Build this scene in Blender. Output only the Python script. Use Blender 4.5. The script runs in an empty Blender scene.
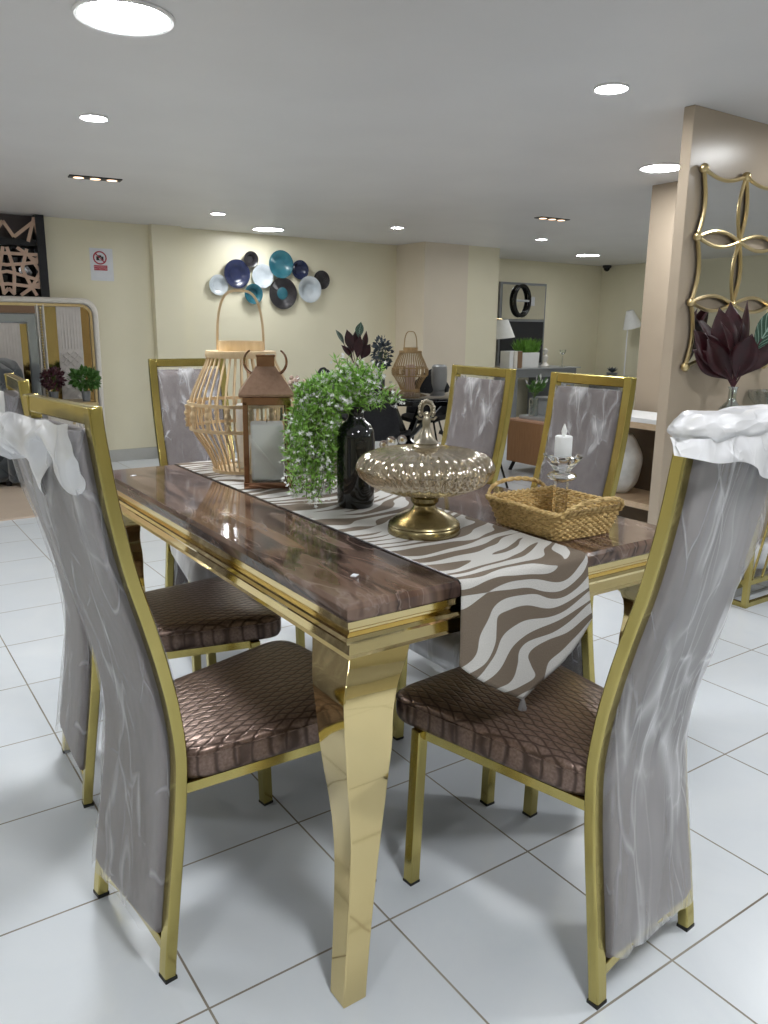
import bpy, bmesh, math, random
from mathutils import Vector, Matrix, noise
R = math.radians
PI = math.pi
SC = bpy.context.scene
COL = SC.collection
random.seed(7)

# ---------------------------------------------------------------- materials
def new_mat(name):
    m = bpy.data.materials.new(name); m.use_nodes = True
    nt = m.node_tree; nt.nodes.clear()
    out = nt.nodes.new('ShaderNodeOutputMaterial')
    return m, nt, out

def pr(name, col, rough=.5, metal=0., spec=.5, trans=0., coat=0., ior=1.45, sheen=0., emit=None, es=0., coat_rough=.05):
    m, nt, out = new_mat(name)
    p = nt.nodes.new('ShaderNodeBsdfPrincipled')
    p.inputs['Base Color'].default_value = (*col, 1)
    p.inputs['Roughness'].default_value = rough
    p.inputs['Metallic'].default_value = metal
    p.inputs['Specular IOR Level'].default_value = spec
    p.inputs['Transmission Weight'].default_value = trans
    p.inputs['Coat Weight'].default_value = coat
    p.inputs['Coat Roughness'].default_value = coat_rough
    p.inputs['IOR'].default_value = ior
    p.inputs['Sheen Weight'].default_value = sheen
    if emit:
        p.inputs['Emission Color'].default_value = (*emit, 1)
        p.inputs['Emission Strength'].default_value = es
    nt.links.new(p.outputs[0], out.inputs[0])
    return m

class NT:
    """small helper for node graphs on a principled material"""
    def __init__(s, m):
        s.m = m; s.nt = m.node_tree; s.N = s.nt.nodes; s.L = s.nt.links
        s.p = next((n for n in s.N if n.type == 'BSDF_PRINCIPLED'), None)
    def n(s, t, **kw):
        q = s.N.new('ShaderNode' + t)
        for k, v in kw.items():
            if k in q.inputs: q.inputs[k].default_value = v
            else: setattr(q, k, v)
        return q
    def l(s, a, b): s.L.new(a, b)
    def coord(s, out='Object', scale=(1, 1, 1), rot=(0, 0, 0)):
        c = s.n('TexCoord'); mp = s.n('Mapping')
        mp.inputs['Scale'].default_value = scale; mp.inputs['Rotation'].default_value = rot
        s.l(c.outputs[out], mp.inputs['Vector']); return mp.outputs[0]
    def noise(s, v, scale=5, detail=4, rough=.5, dist=0):
        q = s.n('TexNoise'); q.inputs['Scale'].default_value = scale; q.inputs['Detail'].default_value = detail
        q.inputs['Roughness'].default_value = rough; q.inputs['Distortion'].default_value = dist
        s.l(v, q.inputs['Vector']); return q.outputs['Fac']
    def ramp(s, f, stops):
        q = s.n('ValToRGB'); cr = q.color_ramp
        while len(cr.elements) < len(stops): cr.elements.new(.5)
        for e, (pos, c) in zip(cr.elements, stops):
            e.position = pos; e.color = (*c, 1) if len(c) == 3 else c
        s.l(f, q.inputs[0]); return q.outputs[0]
    def math(s, op, a, b=None, c=None):
        q = s.n('Math'); q.operation = op
        for i, v in enumerate((a, b, c)):
            if v is None: continue
            if isinstance(v, (int, float)): q.inputs[i].default_value = v
            else: s.l(v, q.inputs[i])
        return q.outputs[0]
    def bump(s, f, strength=.3, dist=.002):
        q = s.n('Bump'); q.inputs['Strength'].default_value = strength; q.inputs['Distance'].default_value = dist
        s.l(f, q.inputs['Height']); s.l(q.outputs[0], s.p.inputs['Normal']); return q.outputs[0]
    def mix(s, f, a, b):
        q = s.n('Mix'); q.data_type = 'RGBA'
        s.l(f, q.inputs[0])
        for i, v in ((6, a), (7, b)):
            if isinstance(v, tuple): q.inputs[i].default_value = (*v, 1)
            else: s.l(v, q.inputs[i])
        return q.outputs[2]

def noisy(name, col, col2, scale=20, rough=.5, bump=.0, bdist=.002, stretch=(1, 1, 1), **kw):
    m = pr(name, col, rough, **kw); t = NT(m)
    v = t.coord(scale=stretch); f = t.noise(v, scale, 5)
    t.l(t.ramp(f, [(.3, col), (.7, col2)]), t.p.inputs['Base Color'])
    if bump: t.bump(f, bump, bdist)
    return m

M = {}
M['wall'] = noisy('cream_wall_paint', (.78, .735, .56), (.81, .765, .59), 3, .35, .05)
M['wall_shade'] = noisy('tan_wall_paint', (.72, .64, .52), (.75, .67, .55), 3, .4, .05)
M['ceiling'] = noisy('ceiling_paint', (.67, .66, .655), (.71, .70, .695), 2, .45, .04)
M['tan'] = noisy('tan_gloss_paint', (.44, .36, .275), (.47, .385, .295), 4, .27, .04, .004)
M['base'] = noisy('grey_baseboard_tile', (.45, .45, .43), (.52, .52, .5), 6, .25)
M['gold'] = noisy('brushed_gold', (.46, .385, .13), (.54, .45, .165), 30, .2, .03, .0005, (1, 1, .15), metal=1.)
M['gold_mirror'] = noisy('polished_gold', (.72, .58, .29), (.77, .63, .33), 4, .07, .0, metal=1.)
M['frame_gold'] = noisy('satin_gold', (.60, .47, .25), (.66, .53, .29), 20, .28, metal=1.)
M['brass'] = noisy('antique_brass', (.27, .225, .12), (.34, .285, .155), 40, .27, .0, stretch=(1, 1, .1), metal=1.)
M['pewter'] = noisy('aged_pewter', (.36, .32, .25), (.5, .45, .36), 60, .28, .2, .001, metal=1.)
M['copper'] = pr('rose_copper', (.36, .20, .13), .1, 1.)
M['copper_roof'] = noisy('copper_textured_roof', (.30, .19, .13), (.36, .23, .16), 90, .38, .5, .001, metal=.75)
M['black'] = pr('black_rubber', (.012, .012, .013), .5)
M['black_gloss'] = pr('black_gloss', (.008, .008, .009), .12)
M['black_vase'] = pr('black_glass', (.006, .007, .007), .06, coat=.6)
M['black_fabric'] = noisy('black_velvet', (.008, .008, .010), (.014, .014, .017), 60, .8)
M['dark_glass'] = pr('dark_table_glass', (.01, .01, .012), .05, coat=.5)
M['mirror'] = pr('mirror_silver', (.80, .80, .80), .02, 1.)
M['gold_tint'] = pr('bronze_mirror', (.50, .38, .17), .10, 1.)
M['white'] = noisy('white_plastic', (.82, .82, .82), (.86, .86, .86), 20, .4)
M['paper'] = noisy('paper', (.72, .74, .78), (.76, .78, .82), 20, .5)
M['candle'] = noisy('candle_wax', (.86, .87, .87), (.90, .91, .91), 15, .45)
M['red'] = pr('sign_red', (.42, .03, .06), .5)
M['ink'] = pr('sign_ink', (.02, .02, .02), .5)
M['cream'] = noisy('cream_leather', (.74, .70, .64), (.78, .74, .68), 30, .4)
M['relief'] = noisy('pale_relief_panel', (.62, .58, .55), (.68, .64, .61), 20, .35)
M['brown'] = pr('brown_strip', (.25, .15, .09), .3)
M['grey_bevel'] = pr('grey_bevelled_glass', (.36, .39, .41), .12, .5)
M['grey'] = noisy('grey_lacquer', (.20, .21, .22), (.23, .24, .25), 8, .3)
M['grey_light'] = noisy('light_grey_lacquer', (.36, .37, .38), (.41, .42, .43), 8, .3)
M['bamboo'] = noisy('bamboo', (.70, .52, .30), (.80, .62, .39), 60, .42, .1, .0005, (1, 1, .2))
M['bamboo_dull'] = noisy('bamboo_varnished', (.42, .28, .13), (.52, .36, .19), 60, .4, .1, .0005, (1, 1, .2))
M['wood_plank'] = noisy('pale_timber', (.50, .36, .23), (.62, .47, .32), 10, .5, .05, .001, (.3, 3, 8))
M['walnut'] = noisy('walnut_veneer', (.30, .15, .065), (.37, .19, .085), 14, .4, stretch=(1, 6, .5))
M['walnut_top'] = noisy('peach_wood_top', (.55, .31, .2), (.6, .35, .23), 14, .35, stretch=(6, 1, 1))
M['taupe_dark'] = noisy('dark_shelf_back', (.12, .085, .055), (.15, .11, .07), 6, .6)
M['stem'] = pr('plant_stem', (.10, .17, .04), .5)
M['leaf_bright'] = noisy('bright_leaf', (.20, .42, .06), (.36, .62, .14), 40, .5)
M['leaf_mid'] = noisy('mid_leaf', (.05, .15, .03), (.11, .24, .05), 40, .5)
M['leaf_grass'] = noisy('grass_leaf', (.10, .25, .03), (.2, .42, .06), 40, .5)
M['leaf_red'] = noisy('burgundy_leaf', (.018, .003, .005), (.045, .006, .010), 25, .4)
M['leaf_purple'] = noisy('purple_leaf', (.05, .015, .022), (.10, .03, .04), 40, .5)
M['leaf_blue'] = noisy('blue_grey_leaf', (.06, .08, .10), (.11, .14, .17), 40, .6)
M['blossom'] = pr('white_blossom', (.85, .86, .85), .5)
M['dried'] = noisy('dried_flower', (.32, .22, .18), (.48, .38, .32), 60, .7)
M['fabric_back'] = noisy('mauve_grey_upholstery', (.135, .11, .108), (.18, .15, .145), 80, .75, .1, .001, (1, 1, .3), sheen=.2)
M['fabric_dark'] = noisy('charcoal_velvet', (.035, .042, .05), (.05, .06, .07), 30, .7, sheen=.3)
M['lamp_white'] = noisy('white_lamp_shade', (.78, .78, .76), (.84, .84, .82), 20, .6)
M['screen'] = pr('dark_screen', (.02, .022, .028), .25)
M['teal'] = noisy('teal_plate_glaze', (.012, .095, .135), (.035, .15, .185), 9, .25, coat=.4)
M['navy'] = noisy('navy_plate_glaze', (.010, .014, .045), (.022, .030, .08), 9, .25, coat=.4)
M['plate_black'] = noisy('black_plate_glaze', (.012, .011, .014), (.03, .027, .03), 15, .3, coat=.4)
M['plate_white'] = noisy('white_plate_glaze', (.42, .48, .52), (.62, .66, .69), 8, .3, coat=.4)
M['platform'] = noisy('beige_platform', (.62, .50, .40), (.68, .56, .45), 4, .3)
M['lattice'] = pr('peach_lattice', (.62, .44, .34), .45)
M['frame_black'] = pr('black_window_frame', (.012, .013, .018), .3)
M['night'] = pr('night_glass', (.006, .005, .006), .05)
M['plum_glass'] = pr('plum_upper_glass', (.07, .055, .06), .3)
M['kerb_black'] = pr('black_trim', (.01, .01, .01), .3)

def lamp_mat(name, col, s):
    m, nt, out = new_mat(name)
    e = nt.nodes.new('ShaderNodeEmission'); e.inputs[0].default_value = (*col, 1); e.inputs[1].default_value = s
    nt.links.new(e.outputs[0], out.inputs[0]); return m

def glass_mat(name, col, rough=.02, ior=1.45):
    m = pr(name, col, rough, trans=1., ior=ior); return m
M['glass'] = glass_mat('clear_glass', (.97, .98, .97))
M['crystal'] = glass_mat('crystal', (.98, .99, 1.), .0, 1.52)
M['vase_glass'] = glass_mat('bottle_glass', (.92, .95, .94), .02)

def thin_glass():
    m, nt, out = new_mat('thin_pane')
    N = nt.nodes; L = nt.links
    tr = N.new('ShaderNodeBsdfTransparent'); tr.inputs[0].default_value = (.98, .985, .98, 1)
    gl = N.new('ShaderNodeBsdfGlossy'); gl.inputs['Roughness'].default_value = .02
    lw = N.new('ShaderNodeLayerWeight'); lw.inputs[0].default_value = .5
    pw = N.new('ShaderNodeMath'); pw.operation = 'POWER'; pw.inputs[1].default_value = 4.; L.new(lw.outputs['Facing'], pw.inputs[0])
    ma = N.new('ShaderNodeMath'); ma.operation = 'MULTIPLY_ADD'; ma.inputs[1].default_value = .75; ma.inputs[2].default_value = .045; L.new(pw.outputs[0], ma.inputs[0])
    mx = N.new('ShaderNodeMixShader'); L.new(ma.outputs[0], mx.inputs[0]); L.new(tr.outputs[0], mx.inputs[1]); L.new(gl.outputs[0], mx.inputs[2])
    L.new(mx.outputs[0], out.inputs[0]); return m
M['pane'] = thin_glass()

def bottle_glass():
    m, nt, out = new_mat('bottle_glass_thin')
    N = nt.nodes; L = nt.links
    tr = N.new('ShaderNodeBsdfTransparent'); tr.inputs[0].default_value = (.86, .90, .88, 1)
    gl = N.new('ShaderNodeBsdfGlossy'); gl.inputs['Roughness'].default_value = .06
    lw = N.new('ShaderNodeLayerWeight'); lw.inputs[0].default_value = .5
    ma = N.new('ShaderNodeMath'); ma.operation = 'MULTIPLY_ADD'; ma.inputs[1].default_value = .7; ma.inputs[2].default_value = .10; L.new(lw.outputs['Facing'], ma.inputs[0])
    mx = N.new('ShaderNodeMixShader'); L.new(ma.outputs[0], mx.inputs[0]); L.new(tr.outputs[0], mx.inputs[1]); L.new(gl.outputs[0], mx.inputs[2])
    L.new(mx.outputs[0], out.inputs[0]); return m
M['bottle'] = bottle_glass()

def lustre_glass():
    """pale smoky lustre glass of the ribbed bonbon dish: thin walls that let most light through with a metallic sheen"""
    m, nt, out = new_mat('lustre_ribbed_glass')
    N = nt.nodes; L = nt.links
    tr = N.new('ShaderNodeBsdfTransparent'); tr.inputs[0].default_value = (.80, .74, .62, 1)
    gl = N.new('ShaderNodeBsdfGlossy'); gl.inputs['Roughness'].default_value = .06; gl.inputs[0].default_value = (.95, .9, .8, 1)
    rf = N.new('ShaderNodeBsdfRefraction'); rf.inputs[0].default_value = (.93, .88, .78, 1); rf.inputs['IOR'].default_value = 1.2; rf.inputs['Roughness'].default_value = .02
    lw = N.new('ShaderNodeLayerWeight'); lw.inputs[0].default_value = .45
    mr = N.new('ShaderNodeMapRange'); mr.inputs[1].default_value = 0; mr.inputs[2].default_value = 1; mr.inputs[3].default_value = .15; mr.inputs[4].default_value = .65
    L.new(lw.outputs['Facing'], mr.inputs[0])
    m1 = N.new('ShaderNodeMixShader'); m1.inputs[0].default_value = .35
    L.new(tr.outputs[0], m1.inputs[1]); L.new(rf.outputs[0], m1.inputs[2])
    mx = N.new('ShaderNodeMixShader'); L.new(mr.outputs[0], mx.inputs[0]); L.new(m1.outputs[0], mx.inputs[1]); L.new(gl.outputs[0], mx.inputs[2])
    L.new(mx.outputs[0], out.inputs[0]); return m
M['lustre'] = lustre_glass()

def film(name, base, ridge, seed, scale=(5, 5, 1.6)):
    """crinkled clear packing film: thin, mostly see-through, whiter along its creases"""
    m, nt, out = new_mat(name)
    p = nt.nodes.new('ShaderNodeBsdfPrincipled')
    t = NT(m)
    p.inputs['Base Color'].default_value = (.84, .84, .87, 1); p.inputs['Roughness'].default_value = .3
    p.inputs['Specular IOR Level'].default_value = .6
    v = t.coord(scale=scale)
    ad = t.n('VectorMath'); ad.operation = 'ADD'; ad.inputs[1].default_value = (seed * 3.1, seed * 1.7, seed * .9); t.l(v, ad.inputs[0]); v = ad.outputs[0]
    nv = t.n('TexNoise'); nv.inputs['Scale'].default_value = 1.3; nv.inputs['Detail'].default_value = 2; t.l(v, nv.inputs['Vector'])
    sc_ = t.n('VectorMath'); sc_.operation = 'SCALE'; sc_.inputs['Scale'].default_value = .55; t.l(nv.outputs['Color'], sc_.inputs[0])
    wv = t.n('VectorMath'); wv.operation = 'ADD'; t.l(v, wv.inputs[0]); t.l(sc_.outputs[0], wv.inputs[1]); wv = wv.outputs[0]
    def crease(k, w):
        q = t.n('TexVoronoi'); q.feature = 'DISTANCE_TO_EDGE'; q.inputs['Scale'].default_value = k; t.l(wv, q.inputs['Vector'])
        return t.math('POWER', t.math('SUBTRACT', 1., t.math('MINIMUM', t.math('DIVIDE', q.outputs[0], w), 1.)), 2.)
    def cells(k):
        q = t.n('TexVoronoi'); q.feature = 'F1'; q.inputs['Scale'].default_value = k; t.l(wv, q.inputs['Vector']); return q.outputs['Distance']
    m1 = t.math('MINIMUM', t.math('MAXIMUM', t.math('MULTIPLY', t.math('SUBTRACT', t.noise(v, 1.1, 2, .5, .3), .44), 5.), 0.), 1.)
    m2 = t.math('MINIMUM', t.math('MAXIMUM', t.math('MULTIPLY', t.math('SUBTRACT', t.noise(v, 2.3, 1, .5, .3), .46), 5.), 0.), 1.)
    def ridged(sc, dist, w, det):
        d = t.math('ABSOLUTE', t.math('SUBTRACT', t.noise(v, sc, det, .45, dist), .5))
        return t.math('POWER', t.math('SUBTRACT', 1., t.math('MINIMUM', t.math('MULTIPLY', d, w), 1.)), 2.)
    r = t.math('ADD', t.math('MULTIPLY', t.math('MULTIPLY', crease(1.1, .035), m1), .45), t.math('MULTIPLY', t.math('MULTIPLY', crease(2.7, .05), m2), .35))
    r = t.math('ADD', r, t.math('MULTIPLY', t.math('MULTIPLY', ridged(1.1, .5, 16, 1), m2), .55))
    r = t.math('ADD', r, t.math('MULTIPLY', t.math('MULTIPLY', ridged(1.7, .3, 14, 1), m1), .4))
    lo = t.noise(v, .75, 3, .5, .6)
    haze = t.math('MINIMUM', t.math('MAXIMUM', t.math('MULTIPLY', t.math('SUBTRACT', lo, .42), 3.2), 0.), 1.)
    al = t.math('ADD', t.math('ADD', t.math('MULTIPLY', r, ridge), base), t.math('MULTIPLY', haze, base * .9))
    q = t.n('Bump'); q.inputs['Strength'].default_value = .8; q.inputs['Distance'].default_value = .02
    hh = t.math('ADD', t.math('MULTIPLY', cells(1.1), .9), t.math('ADD', t.math('MULTIPLY', cells(2.7), .35), t.math('MULTIPLY', r, .25)))
    t.l(hh, q.inputs['Height']); t.l(q.outputs[0], p.inputs['Normal'])
    tr = t.n('BsdfTransparent')
    mx = t.n('MixShader'); t.l(t.math('MINIMUM', al, .95), mx.inputs[0]); t.l(tr.outputs[0], mx.inputs[1]); t.l(p.outputs[0], mx.inputs[2])
    t.l(mx.outputs[0], out.inputs[0]); return m
M['film'] = film('clear_packing_film', .19, .7, 1, (7, 7, 1.7))
M['film2'] = film('clear_packing_film_loose', .22, .85, 4, (9, 9, 1.5))
M['film_front'] = film('clear_packing_film_front', .08, 1.1, 7, (9, 9, 3))
M['film_dense'] = film('gathered_packing_film', .62, .4, 2, (9, 9, 4))

def floor_mat():
    m = pr('white_floor_tiles', (.8, .8, .8), .16, spec=.4); t = NT(m)
    v = t.coord()
    sp = t.n('SeparateXYZ'); t.l(v, sp.inputs[0])
    T = .4; g = .0022
    def line(c):
        d = t.math('PINGPONG', c, T / 2)
        return t.math('LESS_THAN', d, g)
    ln = t.math('MAXIMUM', line(sp.outputs[0]), line(sp.outputs[1]))
    w = t.noise(v, 2.2, 5, .6, 1.5)
    col = t.ramp(w, [(.3, (.77, .815, .865)), (.7, (.83, .865, .90))])
    gr = t.ramp(t.noise(v, 3, 2), [(.35, (.22, .19, .15)), (.65, (.36, .33, .28))])
    t.l(t.mix(ln, col, gr), t.p.inputs['Base Color'])
    t.l(t.math('ADD', t.math('MULTIPLY', ln, .5), .22), t.p.inputs['Roughness'])
    bm_ = t.math('MULTIPLY', ln, -1.)
    t.bump(bm_, .4, .002)
    return m
M['floor'] = floor_mat()

def agate():
    m = pr('brown_agate_top', (.1, .07, .06), .09, coat=.25, spec=.4); t = NT(m)
    v = t.coord(scale=(3.4, .75, 3.0), rot=(0, 0, R(8)))
    big = t.noise(v, 1.5, 3.5, .5, 1.0)
    base = t.ramp(big, [(.28, (.030, .019, .017)), (.40, (.11, .062, .042)), (.48, (.19, .125, .095)), (.54, (.05, .030, .024)), (.62, (.16, .095, .062)), (.70, (.25, .16, .105)), (.8, (.10, .075, .068))])
    v2 = t.coord(scale=(3.0, .8, 3.0), rot=(0, 0, R(12)))
    ve = t.math('ABSOLUTE', t.math('SUBTRACT', t.noise(v2, 1.4, 3, .45, 1.6), .5))
    vein = t.ramp(ve, [(0., (1, 1, 1)), (.012, (.4, .4, .4)), (.035, (0, 0, 0))])
    c1 = t.mix(vein, base, (.03, .02, .018))
    v3 = t.coord(scale=(5, 2.2, 5), rot=(0, 0, R(-20)))
    ve2 = t.math('ABSOLUTE', t.math('SUBTRACT', t.noise(v3, .9, 4, .5, 1.8), .5))
    vein2 = t.ramp(ve2, [(0., (.75, .75, .75)), (.006, (.3, .3, .3)), (.016, (0, 0, 0))])
    t.l(t.mix(vein2, c1, (.27, .20, .17)), t.p.inputs['Base Color'])
    return m
M['agate'] = agate()

def seat_mat():
    m = pr('bronze_net_leatherette', (.12, .08, .065), .32, .55); t = NT(m)
    def net(ang, sc):
        v = t.coord(scale=(1, 1, .25), rot=(0, 0, R(ang)))
        w = t.n('TexWave'); w.inputs['Scale'].default_value = sc; w.inputs['Distortion'].default_value = 2.6; w.inputs['Detail'].default_value = 1.5; w.inputs['Detail Scale'].default_value = 1.2
        t.l(v, w.inputs['Vector']); return t.ramp(w.outputs['Fac'], [(0, (1, 1, 1)), (.16, (.25, .25, .25)), (.32, (0, 0, 0))])
    n = t.math('MAXIMUM', net(20, 17), net(-20, 17))
    gr = t.noise(t.coord(), 160, 2)
    c = t.mix(n, t.ramp(gr, [(.3, (.17, .112, .09)), (.7, (.27, .19, .155))]), (.085, .055, .044))
    t.l(c, t.p.inputs['Base Color'])
    h = t.math('ADD', t.math('MULTIPLY', n, -1.), t.math('MULTIPLY', gr, .25))
    t.bump(h, .4, .002)
    return m
M['seat'] = seat_mat()

def zebra():
    m = pr('zebra_weave', (.5, .5, .5), .75, spec=.2); t = NT(m)
    c = t.n('TexCoord'); sp = t.n('SeparateXYZ'); t.l(c.outputs['UV'], sp.inputs[0])
    u, v = sp.outputs[0], sp.outputs[1]     # metres across and along
    cb = t.n('CombineXYZ'); t.l(t.math('MULTIPLY', u, 3.2), cb.inputs[0]); t.l(t.math('MULTIPLY', v, 5.2), cb.inputs[1])
    n1 = t.n('TexNoise'); n1.inputs['Scale'].default_value = 1.0; n1.inputs['Detail'].default_value = 1.2; n1.inputs['Roughness'].default_value = .4; t.l(cb.outputs[0], n1.inputs['Vector'])
    cb2 = t.n('CombineXYZ'); t.l(t.math('MULTIPLY', u, 7.), cb2.inputs[0]); t.l(t.math('MULTIPLY', v, 10.), cb2.inputs[1]); cb2.inputs[2].default_value = 4.2
    n2 = t.n('TexNoise'); n2.inputs['Scale'].default_value = 1.0; n2.inputs['Detail'].default_value = 1.; t.l(cb2.outputs[0], n2.inputs['Vector'])
    ph = t.math('ADD', t.math('MULTIPLY', v, 21.), t.math('MULTIPLY', t.math('SUBTRACT', n1.outputs['Fac'], .5), 5.6))
    uu = t.math('SUBTRACT', u, .16)
    ph = t.math('ADD', ph, t.math('MULTIPLY', t.math('MULTIPLY', uu, uu), 30.))
    ph = t.math('ADD', ph, t.math('MULTIPLY', u, 5.5))
    s = t.math('SINE', t.math('MULTIPLY', ph, 2 * PI * 1.05))
    s = t.math('ADD', s, t.math('MULTIPLY', t.math('SUBTRACT', n2.outputs['Fac'], .47), 5.2))
    k = t.ramp(t.math('MULTIPLY_ADD', s, .5, .5), [(.50, (0, 0, 0)), (.535, (1, 1, 1))])
    wv = t.noise(t.coord('UV'), 500, 1)
    a = t.ramp(wv, [(.3, (.155, .123, .094)), (.7, (.21, .168, .13))]); b = t.ramp(wv, [(.3, (.52, .51, .485)), (.7, (.64, .625, .60))])
    t.l(t.mix(k, a, b), t.p.inputs['Base Color'])
    t.bump(wv, .2, .001)
    return m
M['zebra'] = zebra()

def quilt():
    m = pr('quilted_velvet', (.045, .055, .065), .65, sheen=.4); t = NT(m)
    def ln(ang):
        v = t.coord(rot=(R(0), R(ang), 0)); sp = t.n('SeparateXYZ'); t.l(v, sp.inputs[0])
        return t.math('PINGPONG', sp.outputs[0], .06)
    f = t.math('MINIMUM', ln(45), ln(-45))
    h = t.math('POWER', t.math('MINIMUM', t.math('MULTIPLY', f, 30.), 1.), .5)
    t.bump(h, .9, .02)
    return m
M['quilt'] = quilt()

def wicker():
    m = pr('seagrass_wicker', (.5, .34, .14), .6); t = NT(m)
    n = t.noise(t.coord(scale=(1, 1, 2)), 90, 3)
    t.l(t.ramp(n, [(.3, (.36, .23, .08)), (.5, (.60, .42, .17)), (.7, (.78, .58, .28))]), t.p.inputs['Base Color'])
    t.bump(n, .6, .003); return m
M['wicker'] = wicker()

def leaf_veined():
    m = pr('veined_leaf', (.02, .06, .035), .4); t = NT(m)
    c = t.n('TexCoord'); sp = t.n('SeparateXYZ'); t.l(c.outputs['UV'], sp.inputs[0])
    a = t.math('ABSOLUTE', t.math('SUBTRACT', sp.outputs[0], .5))
    ph = t.math('SUBTRACT', sp.outputs[1], t.math('MULTIPLY', a, .7))
    v = t.math('LESS_THAN', t.math('PINGPONG', ph, .07), .012)
    v = t.math('MAXIMUM', v, t.math('LESS_THAN', a, .03))
    t.l(t.mix(v, (.022, .065, .04), (.25, .36, .30)), t.p.inputs['Base Color']); return m
M['leaf_vein'] = leaf_veined()

# ---------------------------------------------------------------- mesh helpers
class MB:
    def __init__(s): s.bm = bmesh.new(); s.uv = None
    def face(s, vs):
        try: return s.bm.faces.new(vs)
        except ValueError: return None
    def box(s, c, d, rot=None, taper=1.):
        x, y, z = d[0] / 2, d[1] / 2, d[2] / 2
        P = [(-x, -y, -z), (x, -y, -z), (x, y, -z), (-x, y, -z), (-x * taper, -y * taper, z), (x * taper, -y * taper, z), (x * taper, y * taper, z), (-x * taper, y * taper, z)]
        c = Vector(c)
        vs = [s.bm.verts.new(c + ((rot @ Vector(p)) if rot else Vector(p))) for p in P]
        for f in ((0, 3, 2, 1), (4, 5, 6, 7), (0, 1, 5, 4), (1, 2, 6, 5), (2, 3, 7, 6), (3, 0, 4, 7)): s.face([vs[i] for i in f])
        return s
    def b2(s, lo, hi):
        return s.box([(a + b) / 2 for a, b in zip(lo, hi)], [abs(b - a) for a, b in zip(lo, hi)])
    def loops(s, rings, close_u=True, close_v=False, cap=True):
        V = [[s.bm.verts.new(p) for p in r] for r in rings]
        n = len(V[0]); m = len(V)
        for j in range(m if close_v else m - 1):
            a, b = V[j], V[(j + 1) % m]
            for i in range(n if close_u else n - 1):
                s.face([a[i], a[(i + 1) % n], b[(i + 1) % n], b[i]])
        if cap and close_u and not close_v:
            s.face(list(reversed(V[0]))); s.face(V[-1])
        return V
    def lathe(s, prof, n=32, c=(0, 0, 0), ripple=None, cap=True):
        rings = []
        for r, z in prof:
            ring = []
            for i in range(n):
                a = 2 * PI * i / n
                rr = max(r, 1e-4) * (1 if not ripple else 1 + ripple(a, r, z))
                ring.append((c[0] + rr * math.cos(a), c[1] + rr * math.sin(a), c[2] + z))
            rings.append(ring)
        s.loops(rings, cap=cap); return s
    def tube(s, pts, r, n=8, closed=False):
        pts = [Vector(p) for p in pts]; m = len(pts)
        rr = r if isinstance(r, (list, tuple)) else [r] * m
        rings = []; up = None
        for i, p in enumerate(pts):
            if closed: t = pts[(i + 1) % m] - pts[i - 1]
            else: t = pts[min(i + 1, m - 1)] - pts[max(i - 1, 0)]
            if t.length < 1e-9: t = Vector((0, 0, 1))
            t.normalize()
            if up is None:
                up = Vector((0, 0, 1)) if abs(t.z) < .9 else Vector((1, 0, 0))
            x = up - t * up.dot(t)
            if x.length < 1e-6: x = t.orthogonal()
            x.normalize(); y = t.cross(x); up = x
            rings.append([p + (x * math.cos(2 * PI * k / n) + y * math.sin(2 * PI * k / n)) * rr[i] for k in range(n)])
        s.loops(rings, close_v=closed, cap=not closed); return s
    def bar(s, pts, side, w, d):
        """rectangular section swept along pts; side = constant direction of the width w"""
        pts = [Vector(p) for p in pts]; side = Vector(side).normalized(); rings = []
        for i, p in enumerate(pts):
            t = pts[min(i + 1, len(pts) - 1)] - pts[max(i - 1, 0)]; t.normalize()
            nn = side.cross(t).normalized()
            rings.append([p + side * w / 2 + nn * d / 2, p - side * w / 2 + nn * d / 2, p - side * w / 2 - nn * d / 2, p + side * w / 2 - nn * d / 2])
        s.loops(rings); return s
    def sphere(s, c, r, n=12, sz=1.):
        prof = [(r * math.sin(PI * k / n), -r * sz * math.cos(PI * k / n)) for k in range(n + 1)]
        return s.lathe(prof, n * 2 if n > 6 else n + 4, c)
    def prism(s, poly, origin, ax, ay, thick):
        """extrude a 2-D polygon lying in plane origin+ax,ay by thick along ax x ay"""
        ax, ay = Vector(ax), Vector(ay); nn = ax.cross(ay).normalized(); o = Vector(origin)
        s.loops([[o + ax * a + ay * b + nn * t for a, b in poly] for t in (0, thick)]); return s
    def grid(s, fn, nu, nv, uvfn=None):
        V = [[s.bm.verts.new(fn(i / nu, j / nv)) for i in range(nu + 1)] for j in range(nv + 1)]
        if uvfn and s.uv is None: s.uv = s.bm.loops.layers.uv.new('UVMap')
        for j in range(nv):
            for i in range(nu):
                f = s.face([V[j][i], V[j][i + 1], V[j + 1][i + 1], V[j + 1][i]])
                if uvfn and f:
                    for l, (a, b) in zip(f.loops, ((i, j), (i + 1, j), (i + 1, j + 1), (i, j + 1))): l[s.uv].uv = uvfn(a / nu, b / nv)
        return s
    def build(s, name, mat, parent=None, smooth=True, bevel=0, seg=2, loc=None, rotz=0, solid=0, subd=0, angle=40):
        bmesh.ops.recalc_face_normals(s.bm, faces=s.bm.faces)
        me = bpy.data.meshes.new(name); s.bm.to_mesh(me); s.bm.free()
        me.materials.append(mat)
        if smooth:
            me.shade_smooth()
            try: me.set_sharp_from_angle(angle=R(angle))
            except Exception: pass
        o = bpy.data.objects.new(name, me); COL.objects.link(o)
        if solid:
            md = o.modifiers.new('solid', 'SOLIDIFY'); md.thickness = solid; md.offset = 0
        if bevel:
            md = o.modifiers.new('bevel', 'BEVEL'); md.width = bevel; md.segments = seg; md.limit_method = 'ANGLE'
        if subd:
            md = o.modifiers.new('sub', 'SUBSURF'); md.levels = subd; md.render_levels = subd
        if parent: o.parent = parent
        if loc is not None: o.location = loc
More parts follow.
